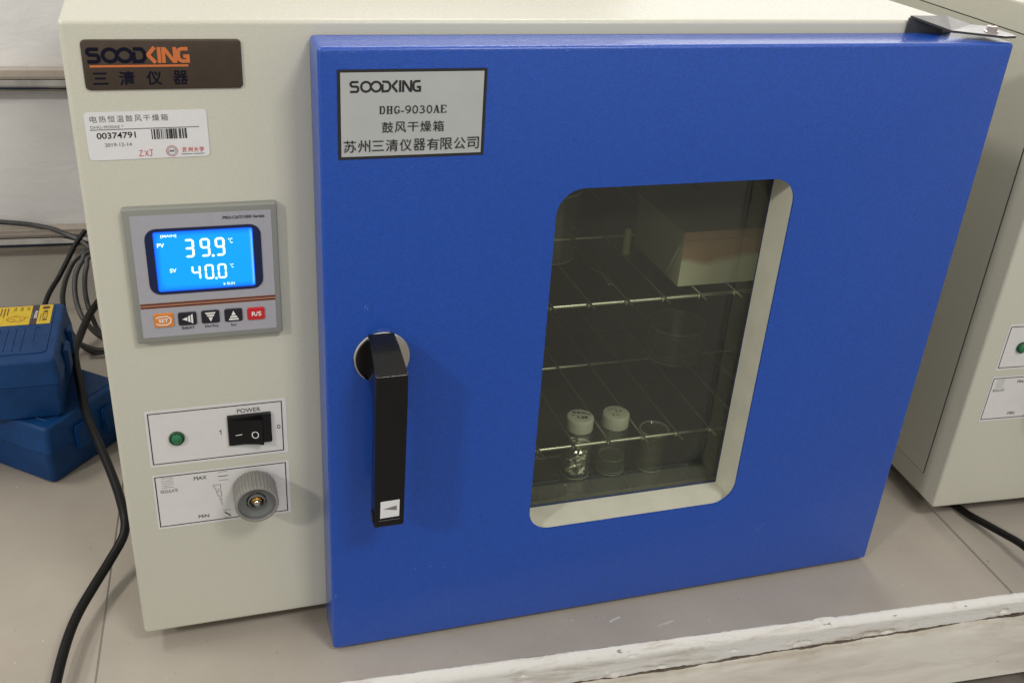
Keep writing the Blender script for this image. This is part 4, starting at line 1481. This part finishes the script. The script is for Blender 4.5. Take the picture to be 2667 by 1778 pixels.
# ------------------------------------------------------------------ blue tool cases on the left
def tool_case(name, mtx, L, D, H, seam, draft, label, stickers):
    root = empty(name, (0, 0, 0))
    root.matrix_world = mtx

    def shell(nm, z0, z1, i0, i1, top):
        bm = bmesh.new()
        lo_, hi_ = i0, i1
        loops = []
        e = 0.0035
        if top:
            seq = [(z0, lo_, .006)] + [(z1 - e * (1 - math.sin(PI / 2 * k / 4)), hi_ + e * (1 - math.cos(PI / 2 * k / 4)), .006 + 0.0) for k in range(5)]
        else:
            seq = [(z0 + e * (1 - math.sin(PI / 2 * k / 4)), lo_ + e * (1 - math.cos(PI / 2 * k / 4)), .006) for k in range(4, -1, -1)] + [(z1, hi_, .006)]
        for z, ins, r in seq:
            loops.append([(x, y, z) for x, y in rrect(-L + ins, -ins, ins, D - ins, r, 4)])
        loft(bm, loops)
        return obj(nm, bm, M['case'], root, 35)
    base = shell('case_base', 0, seam - .0004, draft, 0.0006, False)
    lid = shell('case_lid', seam + .0004, H, 0.0, draft, True)
    # latch and hinge lugs on the short end
    for y0, w in ((D * .30, .022), (D * .62, .014)):
        bm = bmesh.new()
        box(bm, -.0008, .0042, y0, y0 + w, seam - .012, seam + .015)
        bmesh.ops.bevel(bm, geom=bm.edges[:], offset=.0012, segments=2, affect='EDGES')
        obj('latch', bm, M['case'], root, 40)
    # raised frame and ribs moulded into the lid
    p = Print([M['groove']], to3=lambda a, b, l: (a, b, H + l))
    p.bm.free()
    bm = bmesh.new()
    for pts in ([(-.0125, D * .90), (-.0125, D * .17), (-.0165, D * .14), (-L + .02, D * .14)],):
        tube(bm, [(x, y, H + .0001) for x, y in pts], .0007, 6, raw=True)
    for k in range(5):
        x = -.036 - k * .0075
        tube(bm, [(x, D * .56, H), (x, D * .20, H)], .0006, 6, raw=True)
    tube(bm, [(-.0215, D * .56, H), (-.0265, D * .56, H), (-.0262, D * .30, H), (-.0222, D * .30, H)], .0005, 6, raw=True)
    obj('moulded_rib', bm, M['case'], lid, 60)
    if stickers:
        p = Print([M['yellow'], M['sticker_brown']], to3=lambda a, b, l: (a, b, H + l))
        x = stickers
        y0, y1 = D * .615, D * .945
        p.rect(x['a0'], x['a1'], y0, y1, M['yellow'], .0002)
        p.rect(x['b0'], x['b1'], y0, y1, M['sticker_brown'], .0002)
        p.rect(x['c0'], x['c1'], y0, y1, M['yellow'], .0002)
        p.base = .0003
        pb, po = M['print_brown'], M['print_orange']
        c = (x['c0'] + x['c1']) / 2
        p.poly([(c - .0040, y1 - .0066), (c - .0022, y1 - .0036), (c + .0022, y1 - .0036), (c + .0042, y1 - .0060), (c + .0022, y1 - .0098), (c - .0022, y1 - .0098)], pb)
        for i, chh in enumerate('精工工具'):
            p.text(chh, c - .0018, c + .0026, y0 + .0068 + (3 - i) * .0060, y0 + .0118 + (3 - i) * .0060, M['ink'], bold=.01, rot=1)
        p.line([(c - .0036, y0 + .022), (c - .0036, y0 + .006)], .0005, pb)
        m = (x['b0'] + x['b1']) / 2
        p.text('PASS', m - .0002, m + .0026, y0 + .013, y0 + .029, M['white_print'], bold=.02, rot=1)
        p.line([(m - .0022, y0 + .027), (m - .0022, y0 + .013)], .0006, gi)
        for q in range(3):
            xx = x['a1'] - .0035 - q * .0062
            p.text('检', xx - .0015, xx + .0015, y1 - .0070, y1 - .0036, M['ink'], rot=1)
            p.text('验', xx - .0015, xx + .0015, y1 - .0110, y1 - .0076, M['ink'], rot=1)
        for q in range(4):
            xx = x['a1'] - .0225 - q * .0030
            p.line([(xx, y1 - .004), (xx, y1 - .020 - .004 * (q % 2))], .0009, M['print_brown'])
        p.circle(x['a1'] - .0135, y0 + .014, .0085, .0065, .0008, po)
        p.circle(x['a1'] - .0175, y0 + .012, .0035, .0030, .0008, po)
        p.line([(x['a1'] - .007, y0 + .017), (x['a1'] - .002, y0 + .016)], .0010, po)
        p.line([(x['a1'] - .016, y0 + .020), (x['a1'] - .010, y0 + .016), (x['a1'] - .008, y0 + .010)], .0007, po)
        p.done('sticker', lid)
    tag(root, label, 'tool case', 'blue tool cases beside the oven')
    return root


LOW = Matrix.Translation((-0.2263, 0.2428, -0.0184)) @ Matrix.Rotation(math.radians(139.0 + 180), 4, 'Z')
tool_case('tool_case', LOW, 0.25, 0.113, 0.0628, 0.036, 0.0035, 'lower blue plastic case, turned cornerwise on the countertop', None)
UP = Matrix.Translation((-0.2075, 0.2660, 0.0447)) @ Matrix.Rotation(math.radians(-1.2), 4, 'Z')
tool_case('tool_case', UP, 0.26, 0.130, 0.0630, 0.0375, 0.0030, 'upper blue plastic case with yellow stickers on its lid', dict(a0=-0.075, a1=-0.0335, b0=-0.0335, b1=-0.0268, c0=-0.0268, c1=-0.0142))

# ------------------------------------------------------------------ cables


def cable(name, pts, r, m, label, n=14):
    bm = bmesh.new()
    tube(bm, pts, r, n, sub=8)
    return tag(obj(name, bm, M[m], None, 60), label, 'cable')


cable('power_cable', [(-0.1832, 0.5200, 0.0503), (-0.1937, 0.4600, 0.0580), (-0.2012, 0.4000, 0.0607), (-0.2028, 0.3600, 0.0661), (-0.2001, 0.3300, 0.0647), (-0.1957, 0.3000, 0.0574), (-0.1905, 0.2650, 0.0483),
                      (-0.1811, 0.2300, 0.0421), (-0.1725, 0.2000, 0.0365), (-0.1624, 0.1600, 0.0282), (-0.1571, 0.1300, 0.0228), (-0.1566, 0.1200, 0.0176), (-0.1597, 0.1100, 0.0112), (-0.1712, 0.0909, 0.0030),
                      (-0.1826, 0.0679, -0.0010), (-0.1931, 0.0421, -0.0030), (-0.1997, 0.0176, -0.0040), (-0.2046, -0.0126, -0.0050), (-0.2080, -0.0420, -0.0070), (-0.2120, -0.0650, -0.015), (-0.2160, -0.0790, -0.045), (-0.2180, -0.0830, -0.11)],
      0.0041, 'cable', 'thick black cable beside the blue cases, running over the countertop edge')
cable('thin_cable', [(-0.1950, 0.5750, 0.1140), (-0.2048, 0.5700, 0.1028), (-0.2103, 0.5650, 0.0959), (-0.2275, 0.5500, 0.0698), (-0.2432, 0.5200, 0.0519), (-0.2560, 0.4700, 0.020), (-0.262, 0.450, -0.010), (-0.263, 0.447, -0.026)],
      0.0029, 'cable', 'straight black cable slanting down behind the upper blue case')
cable('grey_cable', [(-0.4200, 0.6300, 0.1090), (-0.3109, 0.6300, 0.1097), (-0.2943, 0.6300, 0.1082), (-0.2623, 0.6300, 0.1029), (-0.2380, 0.6250, 0.0979), (-0.2220, 0.6200, 0.0919), (-0.2056, 0.6100, 0.0864), (-0.1931, 0.6000, 0.0781), (-0.165, 0.585, 0.060)],
      0.0031, 'cable_grey', 'grey cable arching across the lower steel rail')
bm = bmesh.new()
tube(bm, [(-0.150, 0.590, 0.080), (-0.1934, 0.5800, 0.0866), (-0.2026, 0.5750, 0.0836), (-0.2132, 0.5700, 0.0760), (-0.2212, 0.5600, 0.0638), (-0.2263, 0.5500, 0.0516), (-0.2283, 0.5400, 0.0400), (-0.2262, 0.5300, 0.0200), (-0.218, 0.515, 0.000), (-0.195, 0.510, -0.018), (-0.160, 0.515, -0.024), (-0.13, 0.53, -0.01), (-0.12, 0.55, 0.03), (-0.135, 0.575, 0.07)], 0.0031, 10)
tube(bm, [(-0.140, 0.580, 0.078), (-0.1920, 0.5700, 0.0879), (-0.2022, 0.5600, 0.0815), (-0.2096, 0.5500, 0.0713), (-0.2127, 0.5400, 0.0589), (-0.2124, 0.5300, 0.0455), (-0.2096, 0.5200, 0.0357), (-0.2046, 0.5100, 0.0277), (-0.190, 0.505, 0.008), (-0.160, 0.505, -0.010), (-0.125, 0.52, 0.0), (-0.11, 0.545, 0.04), (-0.125, 0.57, 0.075)], 0.0031, 10)
tube(bm, [(-0.150, 0.570, 0.080), (-0.1914, 0.5600, 0.0864), (-0.1974, 0.5500, 0.0779), (-0.2007, 0.5450, 0.0662), (-0.2022, 0.5400, 0.0495), (-0.2011, 0.5350, 0.0373), (-0.1988, 0.5300, 0.0279), (-0.1940, 0.5250, 0.0094), (-0.1870, 0.5200, -0.0022), (-0.1807, 0.5200, -0.0133), (-0.15, 0.525, -0.022), (-0.12, 0.54, -0.01)], 0.0029, 10)
tube(bm, [(-0.140, 0.505, -0.0055), (-0.1791, 0.5000, -0.0075), (-0.1886, 0.5000, -0.0085), (-0.1985, 0.5000, -0.0060), (-0.2082, 0.5000, -0.0005), (-0.2147, 0.5000, 0.0052), (-0.222, 0.505, 0.02)], 0.0031, 10)
tag(obj('cable_coil', bm, M['cable_grey'], None, 60), 'coil of dark grey cable hanging behind the corner of the cream oven', 'cable coil')
cable('oven_cable', [(0.630, 0.090, -0.0148), (0.6395, 0.0450, -0.0148), (0.6432, 0.0235, -0.0145), (0.6446, 0.0126, -0.0142), (0.6465, -0.0035, -0.0130), (0.6493, -0.0221, -0.0100), (0.6521, -0.0451, -0.0060), (0.6535, -0.0618, -0.0030), (0.6530, -0.0756, -0.0015), (0.6560, -0.1080, -0.0040), (0.660, -0.1230, -0.016), (0.664, -0.133, -0.055), (0.665, -0.135, -0.12)],
      0.0036, 'cable', 'black cable coming out from under the second oven at the right')
